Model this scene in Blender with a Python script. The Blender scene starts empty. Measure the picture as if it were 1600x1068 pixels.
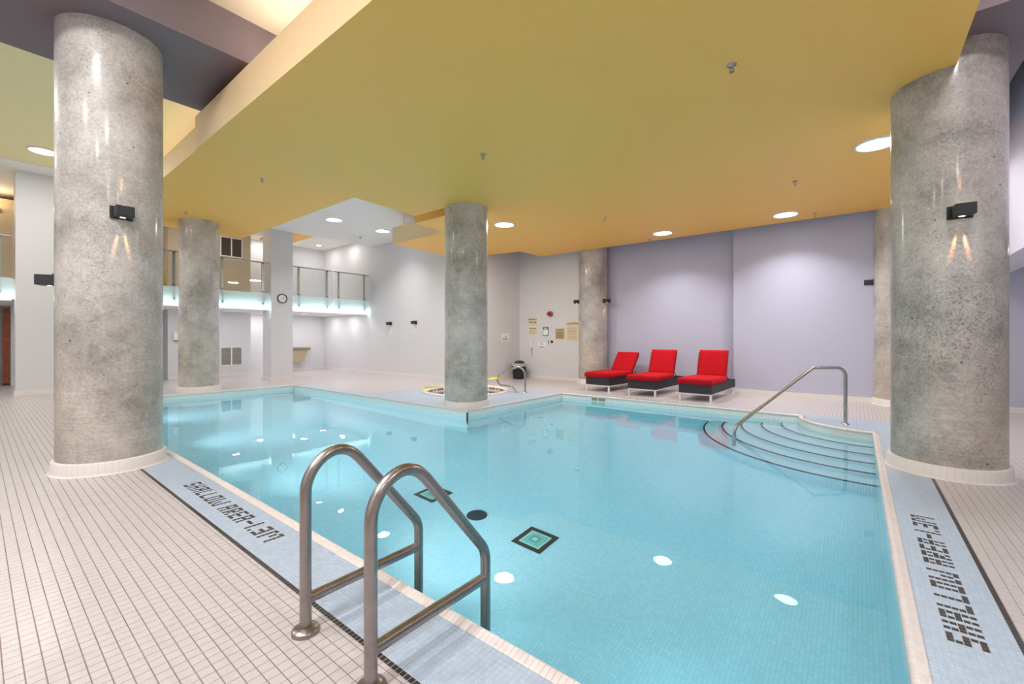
import bpy, math, random
import numpy as np
from mathutils import Vector, Matrix
random.seed(3)
rng = np.random.default_rng(5)
S = bpy.context.scene
C = S.collection
# ------------------------------------------------------------------ camera, world, exposure
F_PX = 674.7
YAW = math.atan(540 / F_PX)
cd = bpy.data.cameras.new('camera')
cd.sensor_width = 36.0; cd.sensor_fit = 'HORIZONTAL'
cd.lens = F_PX / 1600 * 36.0
cd.shift_y = -7 / 1600
cd.clip_start = 0.05
cam = bpy.data.objects.new('camera', cd); C.objects.link(cam)
cam.location = (0, 0, 1.3); cam.rotation_euler = (math.pi / 2, 0, YAW)
S.camera = cam
w = bpy.data.worlds.new('world'); S.world = w; w.use_nodes = True
w.node_tree.nodes['Background'].inputs[0].default_value = (0.8, 0.85, 0.9, 1)
w.node_tree.nodes['Background'].inputs[1].default_value = 0.05
S.view_settings.view_transform = 'Standard'
S.view_settings.look = 'None'
S.view_settings.gamma = 1.0
S.view_settings.use_curve_mapping = False
S.view_settings.exposure = 0.0
S.cycles.max_bounces = 14
S.cycles.diffuse_bounces = 7
S.cycles.glossy_bounces = 6
S.cycles.transmission_bounces = 10
S.cycles.transparent_max_bounces = 16
S.cycles.sample_clamp_indirect = 6.0
S.cycles.caustics_reflective = True
S.cycles.blur_glossy = 0.5
LW = 0.355            # overall lamp power
COOL = (1.0, 0.968, 0.955)
WARM = (1.0, 0.86, 0.66)
PI = math.pi

# ------------------------------------------------------------------ helpers
def tag(o, label=None, cat=None, group=None, kind=None):
    if label: o['label'] = label
    if cat: o['category'] = cat
    if group: o['group'] = group
    if kind: o['kind'] = kind
    return o

def thing(name, label, cat, loc=(0, 0, 0), rz=0.0, group=None):
    o = bpy.data.objects.new(name, None); C.objects.link(o)
    o.empty_display_size = 0.1
    o.location = loc; o.rotation_euler = (0, 0, rz)
    return tag(o, label, cat, group)

class MB:
    """collects vertices and faces of ONE mesh"""
    def __init__(s): s.v = []; s.f = []; s.m = []; s.sm = []; s.uv = None
    def add(s, vs, fs, smooth=False, mi=0):
        b = len(s.v); s.v += [tuple(p) for p in vs]
        for f in fs:
            s.f.append(tuple(b + i for i in f)); s.m.append(mi); s.sm.append(smooth)
        return s
    def box(s, x0, y0, z0, x1, y1, z1, mi=0):
        vs = [(x0, y0, z0), (x1, y0, z0), (x1, y1, z0), (x0, y1, z0), (x0, y0, z1), (x1, y0, z1), (x1, y1, z1), (x0, y1, z1)]
        return s.add(vs, [(0, 3, 2, 1), (4, 5, 6, 7), (0, 1, 5, 4), (1, 2, 6, 5), (2, 3, 7, 6), (3, 0, 4, 7)], False, mi)
    def bbox(s, x0, y0, z0, x1, y1, z1, b=0.01, mi=0):
        """box with chamfered edges"""
        xs = (x0, x1); ys = (y0, y1); zs = (z0, z1)
        vs = []; idx = {}
        for i in (0, 1):
            for j in (0, 1):
                for k in (0, 1):
                    sx = b if i == 0 else -b; sy = b if j == 0 else -b; sz = b if k == 0 else -b
                    for ax in range(3):
                        p = [xs[i] + sx, ys[j] + sy, zs[k] + sz]
                        p[ax] = (xs[i], ys[j], zs[k])[ax]
                        idx[(i, j, k, ax)] = len(vs); vs.append(p)
        fs = []
        q = [(0, 0), (1, 0), (1, 1), (0, 1)]
        for e in (0, 1):
            fx = [idx[(e, a, c_, 0)] for a, c_ in q]; fy = [idx[(a, e, c_, 1)] for a, c_ in q]; fz = [idx[(a, c_, e, 2)] for a, c_ in q]
            fs += [fx if e else fx[::-1], fy[::-1] if e else fy, fz if e else fz[::-1]]
        for a in (0, 1):
            for c_ in (0, 1):
                fs.append((idx[(a, c_, 0, 0)], idx[(a, c_, 1, 0)], idx[(a, c_, 1, 1)], idx[(a, c_, 0, 1)]))
                fs.append((idx[(a, 0, c_, 0)], idx[(a, 1, c_, 0)], idx[(a, 1, c_, 2)], idx[(a, 0, c_, 2)]))
                fs.append((idx[(0, a, c_, 1)], idx[(1, a, c_, 1)], idx[(1, a, c_, 2)], idx[(0, a, c_, 2)]))
                for k in (0, 1):
                    fs.append((idx[(a, c_, k, 0)], idx[(a, c_, k, 1)], idx[(a, c_, k, 2)]))
        return s.add(vs, fs, False, mi)
    def prism(s, poly, z0, z1, mi=0):
        n = len(poly)
        vs = [(x, y, z0) for x, y in poly] + [(x, y, z1) for x, y in poly]
        fs = [tuple(range(n - 1, -1, -1)), tuple(range(n, 2 * n))]
        fs += [(i, (i + 1) % n, n + (i + 1) % n, n + i) for i in range(n)]
        return s.add(vs, fs, False, mi)
    def lathe(s, prof, n=48, c=(0, 0, 0), smooth=True, mi=0, a0=0.0, a1=2 * PI):
        """profile of (r, z) about the vertical axis through c"""
        full = abs(a1 - a0 - 2 * PI) < 1e-6
        cols = n if full else n + 1
        vs = []; 
        for i in range(cols):
            a = a0 + (a1 - a0) * i / n
            for r, z in prof: vs.append((c[0] + r * math.cos(a), c[1] + r * math.sin(a), c[2] + z))
        m = len(prof); fs = []
        for i in range(n):
            j = (i + 1) % cols
            for k in range(m - 1):
                fs.append((i * m + k, j * m + k, j * m + k + 1, i * m + k + 1))
        return s.add(vs, fs, smooth, mi)
    def disc(s, c, r, n=32, up=True, mi=0):
        vs = [(c[0] + r * math.cos(2 * PI * i / n), c[1] + r * math.sin(2 * PI * i / n), c[2]) for i in range(n)]
        f = tuple(range(n)) if up else tuple(range(n - 1, -1, -1))
        return s.add(vs, [f], False, mi)
    def tube(s, pts, r, n=14, caps=True, mi=0):
        P = [Vector(p) for p in pts]; T = []
        for i in range(len(P)):
            a = P[max(i - 1, 0)]; b = P[min(i + 1, len(P) - 1)]
            T.append((b - a).normalized())
        u = T[0].orthogonal().normalized(); vs = []
        for i, p in enumerate(P):
            u = (u - T[i] * u.dot(T[i])).normalized(); v = T[i].cross(u)
            rr = r[i] if isinstance(r, (list, tuple)) else r
            for k in range(n):
                a = 2 * PI * k / n
                vs.append(p + u * (rr * math.cos(a)) + v * (rr * math.sin(a)))
        fs = []
        for i in range(len(P) - 1):
            for k in range(n):
                k2 = (k + 1) % n
                fs.append((i * n + k, i * n + k2, (i + 1) * n + k2, (i + 1) * n + k))
        s.add(vs, fs, True, mi)
        if caps:
            m = len(P) - 1
            s.add([vs[k] for k in range(n)], [tuple(range(n - 1, -1, -1))], False, mi)
            s.add([vs[m * n + k] for k in range(n)], [tuple(range(n))], False, mi)
        return s
    def mesh(s, name, mats):
        me = bpy.data.meshes.new(name)
        me.from_pydata(s.v, [], s.f)
        for m in (mats if isinstance(mats, (list, tuple)) else [mats]): me.materials.append(m)
        me.polygons.foreach_set('material_index', s.m)
        me.polygons.foreach_set('use_smooth', s.sm)
        me.update(); return me
    def build(s, name, mats, parent=None, loc=None, rot=None):
        o = bpy.data.objects.new(name, s.mesh(name, mats)); C.objects.link(o)
        if parent: o.parent = parent
        if loc: o.location = loc
        if rot: o.rotation_euler = rot
        return o

def inst(name, me, parent=None, loc=(0, 0, 0), rot=(0, 0, 0)):
    o = bpy.data.objects.new(name, me); C.objects.link(o)
    if parent: o.parent = parent
    o.location = loc; o.rotation_euler = rot
    return o

def copy_tree(o, parent=None):
    c = o.copy(); C.objects.link(c)
    if parent: c.parent = parent
    for ch in list(o.children): copy_tree(ch, c)
    return c

def structure(name, mb, mats, parent=None):
    o = mb.build(name, mats, parent)
    if parent is None: o['kind'] = 'structure'
    return o

def fillet(pts, rad, n=8):
    P = [Vector(p) for p in pts]; out = [P[0]]
    rads = rad if isinstance(rad, (list, tuple)) else [rad] * (len(P) - 2)
    for i in range(1, len(P) - 1):
        a = (P[i - 1] - P[i]); b = (P[i + 1] - P[i]); la, lb = a.length, b.length
        a.normalize(); b.normalize(); ang = a.angle(b)
        t = min(rads[i - 1] / math.tan(ang / 2), la * 0.49, lb * 0.49)
        p0 = P[i] + a * t; p1 = P[i] + b * t
        rr = t * math.tan(ang / 2)
        cen = P[i] + (a + b).normalized() * (rr / math.sin(ang / 2))
        v0 = p0 - cen; v1 = p1 - cen; th = v0.angle(v1)
        for k in range(n + 1):
            q = k / n
            out.append(cen + (v0 * math.sin((1 - q) * th) + v1 * math.sin(q * th)) / math.sin(th))
    out.append(P[-1]); return out

def smooth(P, k=4):
    out = []
    for i in range(len(P) - 1):
        p0 = P[max(i - 1, 0)]; p1 = P[i]; p2 = P[i + 1]; p3 = P[min(i + 2, len(P) - 1)]
        for q in range(k):
            s_ = q / k
            out.append(0.5 * ((2 * p1) + (p2 - p0) * s_ + (2 * p0 - 5 * p1 + 4 * p2 - p3) * s_ ** 2 + (3 * p1 - p0 - 3 * p2 + p3) * s_ ** 3))
    out.append(P[-1]); return out

# ------------------------------------------------------------------ materials
MATS = {}
def srgb(r, g, b):
    f = lambda c: (c / 255 / 12.92) if c / 255 <= 0.04045 else ((c / 255 + 0.055) / 1.055) ** 2.4
    return (f(r), f(g), f(b), 1)

class NT:
    def __init__(s, name):
        s.mat = bpy.data.materials.new(name); s.mat.use_nodes = True
        s.t = s.mat.node_tree; s.n = s.t.nodes; s.l = s.t.links
        s.b = s.n['Principled BSDF']; s.out = s.n['Material Output']
    def node(s, typ, **k):
        n = s.n.new(typ)
        for a, v in k.items():
            if a.startswith('i_'): n.inputs[int(a[2:]) if a[2:].isdigit() else a[2:].replace('_', ' ')].default_value = v
            else: setattr(n, a, v)
        return n
    def link(s, a, b): s.l.new(a, b)
    def noise(s, vec, scale, detail=4.0, rough=0.6, sc3=None):
        n = s.node('ShaderNodeTexNoise'); n.inputs['Scale'].default_value = scale
        n.inputs['Detail'].default_value = detail; n.inputs['Roughness'].default_value = rough
        if sc3:
            m = s.node('ShaderNodeMapping'); m.inputs['Scale'].default_value = sc3
            s.link(vec, m.inputs['Vector']); vec = m.outputs['Vector']
        s.link(vec, n.inputs['Vector']); return n.outputs['Fac']
    def ramp(s, fac, stops):
        r = s.node('ShaderNodeValToRGB'); e = r.color_ramp.elements
        while len(e) < len(stops): e.new(0.5)
        for i, (p, c) in enumerate(stops):
            e[i].position = p; e[i].color = c if len(c) == 4 else (*c, 1)
        s.link(fac, r.inputs['Fac']); return r.outputs['Color']
    def mix(s, fac, a, b, blend='MIX'):
        m = s.node('ShaderNodeMix', data_type='RGBA', blend_type=blend)
        for sock, v in ((m.inputs[0], fac), (m.inputs[6], a), (m.inputs[7], b)):
            if hasattr(v, 'is_linked') or hasattr(v, 'links'): s.link(v, sock)
            else: sock.default_value = v
        return m.outputs[2]
    def bump(s, h, strength=0.2, dist=0.01):
        b = s.node('ShaderNodeBump'); b.inputs['Strength'].default_value = strength; b.inputs['Distance'].default_value = dist
        s.link(h, b.inputs['Height']); s.link(b.outputs['Normal'], s.b.inputs['Normal'])
    def node_scale(s, sock, k):
        n = s.node('ShaderNodeMath', operation='MULTIPLY'); s.link(sock, n.inputs[0]); n.inputs[1].default_value = k; return n.outputs[0]
    def geo(s): return s.node('ShaderNodeNewGeometry').outputs['Position']
    def obj(s): return s.node('ShaderNodeTexCoord').outputs['Object']
    def uv(s): return s.node('ShaderNodeTexCoord').outputs['UV']

def plain(name, col, rough=0.5, metal=0.0, var=0.04, scale=6.0, bump=0.0, coat=0.0, spec=0.5):
    m = NT(name)
    f = m.noise(m.obj(), scale, 5)
    a = tuple(max(0, c * (1 - var)) for c in col[:3]) + (1,); b = tuple(min(1, c * (1 + var)) for c in col[:3]) + (1,)
    m.link(m.ramp(f, [(0.3, a), (0.7, b)]), m.b.inputs['Base Color'])
    m.b.inputs['Roughness'].default_value = rough; m.b.inputs['Metallic'].default_value = metal
    m.b.inputs['Specular IOR Level'].default_value = spec
    if coat: m.b.inputs['Coat Weight'].default_value = coat
    if bump: m.bump(m.noise(m.obj(), scale * 30, 3), bump, 0.002)
    return m.mat

def emit(name, col, strength):
    m = NT(name); m.b.inputs['Base Color'].default_value = (0.8, 0.8, 0.8, 1)
    m.b.inputs['Emission Color'].default_value = col; m.b.inputs['Emission Strength'].default_value = strength
    return m.mat

def tile_mat(name, col, pitch, rough=0.28, var=0.05, stain=None):
    """glazed ceramic: every tile its own slight tone"""
    m = NT(name); p = m.geo()
    sn = m.node('ShaderNodeVectorMath', operation='SNAP'); sn.inputs[1].default_value = (pitch, pitch, 10.0)
    m.link(p, sn.inputs[0])
    wn = m.node('ShaderNodeTexWhiteNoise'); m.link(sn.outputs[0], wn.inputs['Vector'])
    a = tuple(c * (1 - var) for c in col[:3]) + (1,); b = tuple(min(1, c * (1 + var)) for c in col[:3]) + (1,)
    c1 = m.ramp(wn.outputs['Value'], [(0.0, a), (1.0, b)])
    f2 = m.noise(p, 0.9, 5)
    c1 = m.mix(m.ramp(f2, [(0.35, (0, 0, 0)), (0.75, (1, 1, 1))]), c1, m.mix(1.0, c1, stain or (0.95, 0.93, 0.9, 1), 'MULTIPLY'))
    m.link(c1, m.b.inputs['Base Color'])
    m.b.inputs['Roughness'].default_value = rough
    return m.mat

def mosaic_mat(name, col, grout, pitch=0.0262, rough=0.2, var=0.05, gap=0.07):
    """small square tiles too fine to model one by one: UV in metres"""
    m = NT(name); uv = m.uv()
    br = m.node('ShaderNodeTexBrick'); br.offset = 0.0; br.squash = 1.0
    br.inputs['Scale'].default_value = 1.0; br.inputs['Brick Width'].default_value = pitch; br.inputs['Row Height'].default_value = pitch
    br.inputs['Mortar Size'].default_value = pitch * gap; br.inputs['Mortar Smooth'].default_value = 0.2
    br.inputs['Color1'].default_value = tuple(c * (1 - var) for c in col[:3]) + (1,)
    br.inputs['Color2'].default_value = tuple(min(1, c * (1 + var)) for c in col[:3]) + (1,)
    br.inputs['Mortar'].default_value = grout
    m.link(uv, br.inputs['Vector'])
    m.link(br.outputs['Color'], m.b.inputs['Base Color']); m.b.inputs['Roughness'].default_value = rough
    b = m.node('ShaderNodeBump'); b.invert = True; b.inputs['Strength'].default_value = 0.25; b.inputs['Distance'].default_value = 0.002
    m.link(br.outputs['Fac'], b.inputs['Height']); m.link(b.outputs['Normal'], m.b.inputs['Normal'])
    return m.mat

def concrete(name, seed, tone=1.0, warm=0.0, dirt=1.0):
    m = NT(name); o = m.obj()
    mp = m.node('ShaderNodeMapping'); mp.inputs['Location'].default_value = (seed * 3.1, seed * 7.7, seed * 1.3)
    m.link(o, mp.inputs['Vector']); v = mp.outputs['Vector']
    base = m.ramp(m.noise(v, 1.6, 8, 0.62), [(0.30, (0.30 * tone, 0.285 * tone, 0.27 * tone)), (0.45, (0.48 * tone, 0.465 * tone, 0.45 * tone)), (0.70, (0.66 * tone, 0.64 * tone, 0.625 * tone))])
    # horizontal board / lift marks
    hz = m.noise(v, 5.0, 6, 0.7, (0.12, 0.12, 9.0))
    base = m.mix(0.12, base, m.ramp(hz, [(0.35, (0.40, 0.39, 0.38)), (0.65, (0.60, 0.59, 0.58))]), 'OVERLAY')
    fine = m.noise(v, 38, 6, 0.75)
    base = m.mix(0.5, base, m.ramp(fine, [(0.3, (0.2, 0.2, 0.2)), (0.7, (0.76, 0.76, 0.76))]), 'OVERLAY')
    med = m.noise(v, 6.5, 7, 0.7)
    base = m.mix(0.28, base, m.ramp(med, [(0.36, (0.25, 0.245, 0.24)), (0.62, (0.66, 0.655, 0.65))]), 'OVERLAY')
    # dark speckled honeycombing towards nothing in particular: patches masked by a broad noise
    sp = m.noise(v, 60, 4, 0.8)
    msk = m.ramp(m.noise(v, 1.1, 4, 0.6), [(0.48, (0, 0, 0)), (0.66, (1, 1, 1))])
    spk = m.ramp(sp, [(0.52, (0, 0, 0)), (0.6, (1, 1, 1))])
    f = m.mix(1.0, msk, spk, 'MULTIPLY')
    fm = m.node('ShaderNodeMath', operation='MULTIPLY'); m.link(f, fm.inputs[0]); fm.inputs[1].default_value = 0.62 * dirt
    base = m.mix(fm.outputs[0], base, (0.09, 0.085, 0.075, 1))
    # the lower lift was cast rougher: brownish, with fine horizontal board lines and more honeycombing
    sx = m.node('ShaderNodeSeparateXYZ'); m.link(o, sx.inputs[0])
    zr = m.node('ShaderNodeMath', operation='MULTIPLY_ADD'); m.link(m.noise(v, 1.7, 4, 0.6), zr.inputs[0]); zr.inputs[1].default_value = 1.6; m.link(sx.outputs[2], zr.inputs[2])
    low = m.ramp(m.node_scale(zr.outputs[0], 0.25), [(0.38, (1, 1, 1)), (0.58, (0, 0, 0))])
    base = m.mix(m.node_scale(low, 0.55), base, m.mix(1.0, base, (0.93, 0.85, 0.76, 1), 'MULTIPLY'))
    ln = m.noise(v, 1.0, 3, 0.6, (2.2, 2.2, 95.0))
    base = m.mix(m.node_scale(low, 0.4), base, m.mix(0.4, base, m.ramp(ln, [(0.36, (0.24, 0.23, 0.22)), (0.66, (0.74, 0.73, 0.72))]), 'OVERLAY'))
    sp2 = m.ramp(m.noise(v, 26, 5, 0.8), [(0.60, (0, 0, 0)), (0.68, (1, 1, 1))])
    msk2 = m.ramp(m.noise(v, 2.3, 4, 0.6), [(0.45, (0, 0, 0)), (0.62, (1, 1, 1))])
    base = m.mix(m.node_scale(m.mix(1.0, m.mix(1.0, low, sp2, 'MULTIPLY'), msk2, 'MULTIPLY'), 0.6 * dirt), base, (0.10, 0.095, 0.085, 1))
    # small round voids
    vo = m.node('ShaderNodeTexVoronoi'); vo.inputs['Scale'].default_value = 5.5; m.link(v, vo.inputs['Vector'])
    pit = m.ramp(vo.outputs['Distance'], [(0.035, (1, 1, 1)), (0.06, (0, 0, 0))])
    base = m.mix(pit, base, (0.06, 0.055, 0.05, 1))
    if warm:
        base = m.mix(warm, base, (0.9, 0.74, 0.55, 1), 'MULTIPLY')
    m.link(base, m.b.inputs['Base Color'])
    m.b.inputs['Roughness'].default_value = 0.42
    m.b.inputs['Coat Weight'].default_value = 0.35; m.b.inputs['Coat Roughness'].default_value = 0.12
    hh = m.mix(0.5, fine, hz)
    m.bump(hh, 0.25, 0.004)
    return m.mat

def metal(name, col, rough, aniso=0.0, stain=True):
    m = NT(name); o = m.obj()
    f = m.noise(o, 9, 5, 0.6)
    a = tuple(c * 0.82 for c in col[:3]) + (1,)
    m.link(m.ramp(f, [(0.35, a), (0.65, col)]), m.b.inputs['Base Color'])
    m.b.inputs['Metallic'].default_value = 1.0
    g = m.noise(o, 240, 2, 0.5, (1, 1, 0.06))
    r = m.node('ShaderNodeMapRange'); r.inputs[3].default_value = rough * 0.75; r.inputs[4].default_value = rough * 1.3
    m.link(g, r.inputs[0]); m.link(r.outputs[0], m.b.inputs['Roughness'])
    return m.mat

M = {}
M['wall'] = plain('wall_paint', srgb(218, 218, 221), 0.6, var=0.012, scale=0.8)
M['wall_cool'] = plain('wall_paint_cool', srgb(190, 191, 212), 0.6, var=0.015, scale=0.8)
M['wall_lav'] = plain('bulkhead_paint', srgb(226, 224, 242), 0.6, var=0.01)
M['ceil_white'] = plain('ceiling_white', srgb(246, 245, 243), 0.75, var=0.01)
M['ceil_pale'] = plain('ceiling_pale_yellow', srgb(250, 241, 190), 0.7, var=0.01)
M['ceil_beige'] = plain('ceiling_beige', srgb(224, 214, 192), 0.7, var=0.01)
M['yellow'] = plain('ceiling_yellow', srgb(255, 199, 100), 0.5, var=0.012, scale=0.5)
M['fascia'] = plain('fascia_peach_lit', srgb(246, 218, 172), 0.55, var=0.01)  # panel yellow paled for front faces: the strong light there put into the colour
M['purple'] = plain('beam_purple', srgb(124, 113, 121), 0.55, var=0.02)
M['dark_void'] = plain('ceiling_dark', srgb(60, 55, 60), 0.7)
M['tan'] = plain('upstairs_tan', srgb(196, 180, 158), 0.6, var=0.012)
M['tile_white'] = tile_mat('tile_white', srgb(200, 195, 198), 0.052, 0.3, 0.035, (0.97, 0.945, 0.93, 1))
M['tile_blue'] = tile_mat('tile_blue', srgb(180, 197, 217), 0.0262, 0.3, 0.06, (0.96, 0.97, 1.0, 1))
M['tile_black'] = tile_mat('tile_black', srgb(56, 50, 50), 0.0262, 0.3, 0.25)
M['grout'] = plain('grout', srgb(138, 122, 110), 0.9, var=0.25, scale=3.0)
M['grout_pale'] = plain('grout_pale', srgb(186, 190, 198), 0.9, var=0.08, scale=3.0)
M['coping'] = tile_mat('coping_glaze', srgb(230, 223, 222), 0.0262, 0.22, 0.04, (0.96, 0.92, 0.88, 1))
M['skirt'] = plain('skirting_tile', srgb(232, 226, 222), 0.35, var=0.02, scale=3.0)
M['skirt_joint'] = plain('skirting_joint', srgb(208, 200, 194), 0.8)
M['basin_wall'] = mosaic_mat('basin_wall_mosaic', srgb(236, 240, 238), srgb(212, 218, 214))
M['basin_floor'] = mosaic_mat('basin_floor_mosaic', srgb(232, 246, 252), srgb(206, 232, 242))
M['step'] = mosaic_mat('step_mosaic', srgb(240, 244, 246), srgb(196, 208, 210))
M['black_tile_wet'] = plain('nosing_black', srgb(36, 44, 52), 0.3)
M['green_tile'] = plain('inlay_green', srgb(150, 205, 190), 0.25)
M['green_tile_dark'] = plain('inlay_green_dark', srgb(110, 178, 165), 0.25)
M['green_tile_pale'] = plain('inlay_green_pale', srgb(206, 232, 222), 0.25)
M['white_metal'] = plain('powder_white', srgb(225, 224, 222), 0.4)
M['steel'] = metal('brushed_steel', (0.40, 0.355, 0.335, 1), 0.3)
M['chrome'] = metal('satin_steel', (0.50, 0.48, 0.46, 1), 0.25)
M['sconce'] = plain('sconce_black', srgb(42, 42, 48), 0.45, var=0.1)
M['alu'] = metal('aluminium', (0.72, 0.73, 0.74, 1), 0.35)
M['red_fabric'] = plain('red_canvas', srgb(188, 14, 30), 0.85, var=0.08, scale=5, bump=0.3, spec=0.2)
M['red_pipe'] = plain('red_piping', srgb(150, 10, 22), 0.8)
M['wicker_dark'] = plain('wicker_charcoal', srgb(46, 46, 54), 0.55, var=0.2, scale=60, bump=0.4)
M['black_metal'] = plain('black_metal', srgb(30, 30, 34), 0.4)
M['red_plastic'] = plain('red_plastic', srgb(178, 20, 34), 0.25)
M['grey_plastic'] = plain('grey_plastic', srgb(120, 116, 114), 0.4)
M['white_plastic'] = plain('white_plastic', srgb(238, 238, 238), 0.35)
M['bin_black'] = plain('bin_black', srgb(44, 44, 48), 0.5)
M['liner'] = plain('bin_liner', srgb(176, 176, 182), 0.4)
M['sign_cream'] = plain('sign_cream', srgb(226, 212, 182), 0.6)
M['sign_tan'] = plain('sign_tan', srgb(190, 172, 136), 0.6)
M['sign_white'] = plain('sign_white', srgb(240, 240, 240), 0.5)
M['ink'] = plain('ink_black', srgb(38, 34, 32), 0.6)
M['ink_brown'] = plain('ink_brown', srgb(110, 92, 64), 0.6)
M['teal'] = plain('sign_teal', srgb(60, 110, 118), 0.5)
M['yellow_plastic'] = plain('yellow_plastic', srgb(240, 214, 40), 0.4)
M['tape'] = plain('caution_tape', srgb(236, 226, 60), 0.5)
M['orange_tile'] = plain('orange_tile', srgb(168, 84, 40), 0.3, var=0.15, scale=4)
M['bronze'] = metal('fountain_bronze', (0.42, 0.36, 0.30, 1), 0.35)
M['fount_tan'] = plain('fountain_tan', srgb(196, 180, 150), 0.4)
M['brown'] = plain('brown_wall', srgb(120, 92, 66), 0.6)
M['louvre'] = plain('louvre_grey', srgb(150, 146, 140), 0.5)
M['grille_dark'] = plain('grille_dark', srgb(86, 76, 66), 0.6)
M['lamp'] = emit('lamp_glow', (1, 1, 1, 1), 9.0)
M['lamp_small'] = emit('lamp_glow_small', (1, 0.97, 0.92, 1), 9.0)
M['lamp_warm'] = emit('lamp_glow_warm', (1.0, 0.78, 0.42, 1), 6.0)
M['led'] = emit('led_strip', (0.93, 1.0, 0.99, 1), 13.0)
M['rail_dark'] = plain('rail_dark', srgb(70, 66, 64), 0.4)
M['reveal_dark'] = plain('skimmer_dark', srgb(150, 146, 124), 0.6)

def water_material():
    m = NT('pool_water'); n = m.n; n.remove(m.b)
    g = m.node('ShaderNodeBsdfGlass'); g.inputs['IOR'].default_value = 1.33; g.inputs['Roughness'].default_value = 0.0
    g.inputs['Color'].default_value = (0.985, 0.995, 1.0, 1)
    p = m.geo()
    h = m.noise(p, 1.3, 3, 0.5)
    b = m.node('ShaderNodeBump'); b.inputs['Strength'].default_value = 0.12; b.inputs['Distance'].default_value = 0.02
    m.link(h, b.inputs['Height']); m.link(b.outputs['Normal'], g.inputs['Normal'])
    m.link(g.outputs[0], m.out.inputs['Surface'])
    va = m.node('ShaderNodeVolumeAbsorption'); va.inputs[0].default_value = (0.0, 0.82, 0.99, 1); va.inputs[1].default_value = 0.145
    m.link(va.outputs[0], m.out.inputs['Volume'])
    return m.mat
M['water'] = water_material()

def glass_material(name, tint, frost=0.0):
    m = NT(name); m.n.remove(m.b)
    t = m.node('ShaderNodeBsdfTransparent'); t.inputs[0].default_value = tint
    g = m.node('ShaderNodeBsdfGlossy'); g.inputs['Roughness'].default_value = 0.02
    fr = m.node('ShaderNodeFresnel'); fr.inputs[0].default_value = 1.5
    x = m.node('ShaderNodeMixShader'); m.link(fr.outputs[0], x.inputs[0]); m.link(t.outputs[0], x.inputs[1]); m.link(g.outputs[0], x.inputs[2])
    last = x
    if frost:
        tr = m.node('ShaderNodeBsdfTranslucent'); tr.inputs[0].default_value = (0.85, 0.93, 0.94, 1)
        d = m.node('ShaderNodeBsdfDiffuse'); d.inputs[0].default_value = (0.80, 0.90, 0.92, 1)
        x1 = m.node('ShaderNodeMixShader'); x1.inputs[0].default_value = 0.5; m.link(tr.outputs[0], x1.inputs[1]); m.link(d.outputs[0], x1.inputs[2])
        x2 = m.node('ShaderNodeMixShader'); x2.inputs[0].default_value = frost; m.link(x.outputs[0], x2.inputs[1]); m.link(x1.outputs[0], x2.inputs[2]); last = x2
    m.link(last.outputs[0], m.out.inputs['Surface']); return m.mat
M['glass'] = glass_material('clear_glass', (0.95, 0.97, 0.965, 1))
M['frost'] = glass_material('frosted_glass', (0.85, 0.95, 0.95, 1), 1.0)

# ------------------------------------------------------------------ lamps that light the room
def area_light(name, loc, size, power, col=COOL, rot=(0, 0, 0), parent=None, caustic=True, spread=180):
    l = bpy.data.lights.new(name, 'AREA'); l.shape = 'DISK'; l.size = size; l.energy = power * LW; l.color = col
    o = bpy.data.objects.new(name, l); C.objects.link(o); o.location = loc; o.rotation_euler = rot
    l.spread = math.radians(spread)
    if parent: o.parent = parent
    try: l.cycles.is_caustics_light = caustic
    except Exception: pass
    return o

_dl = {}
def downlight(x, y, z, label, r=0.2, power=60, col=COOL, group='round ceiling downlights', spread=180):
    t = thing('ceiling_light', label, 'ceiling light', (x, y, z), 0, group)
    if r not in _dl:
        a = MB().lathe([(r + 0.035, 0.0), (r + 0.035, -0.012), (r + 0.004, -0.02), (r + 0.002, 0.0)], 36).mesh('trim_ring', M['white_plastic'])
        b = MB().disc((0, 0, -0.006), r, 36, False).mesh('diffuser', M['lamp'])
        _dl[r] = (a, b)
    inst('trim_ring', _dl[r][0], t); inst('diffuser', _dl[r][1], t)
    area_light('lamp', (0, 0, -0.025), 2 * r, power, col, parent=t, spread=spread)
    return t

# ------------------------------------------------------------------ geometry constants (metres, camera stands at 0,0)
PX0, PX1 = -12.0, 0.165        # pool left / right
PY0, PYI, PY1 = 1.42, 5.48, 8.60
PXI = -5.40
CORN = (0.165, 8.60); RC = 0.92
WZ = -0.11; PZ = -1.30
TUB = (-7.42, 7.5); RT = 0.95
Z_MAIN, Z_LEFT = 3.77, 4.14

# ------------------------------------------------------------------ floor slab
fl = MB()
Y_END = 11.9; X_END = 5.2
GZ = -0.0016
def slab(x0, y0, x1, y1): fl.box(x0, y0, -0.25, x1, y1, GZ)
slab(-18.8, -4.2, X_END, PY0)
slab(-18.8, PY0, PX0, Y_END)
slab(PX0, PYI, TUB[0] - 1.05, Y_END)
slab(TUB[0] + 1.05, PYI, PXI, Y_END)
slab(TUB[0] - 1.05, PYI, TUB[0] + 1.05, TUB[1] - 1.05)
slab(TUB[0] - 1.05, TUB[1] + 1.05, TUB[0] + 1.05, Y_END)
slab(PXI, PY1, X_END, Y_END)
slab(PX1, PY0, X_END, PY1)
nseg = 48                                   # ring between the square opening and the round tub
def sq(a):
    c_, s_ = math.cos(a), math.sin(a); k = 1.05 / max(abs(c_), abs(s_)); return (TUB[0] + k * c_, TUB[1] + k * s_)
for i in range(nseg):
    a, b = 2 * PI * i / nseg, 2 * PI * (i + 1) / nseg
    p = [(TUB[0] + RT * math.cos(a), TUB[1] + RT * math.sin(a)), sq(a), sq(b), (TUB[0] + RT * math.cos(b), TUB[1] + RT * math.sin(b))]
    fl.prism(p, -0.25, GZ)
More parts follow.
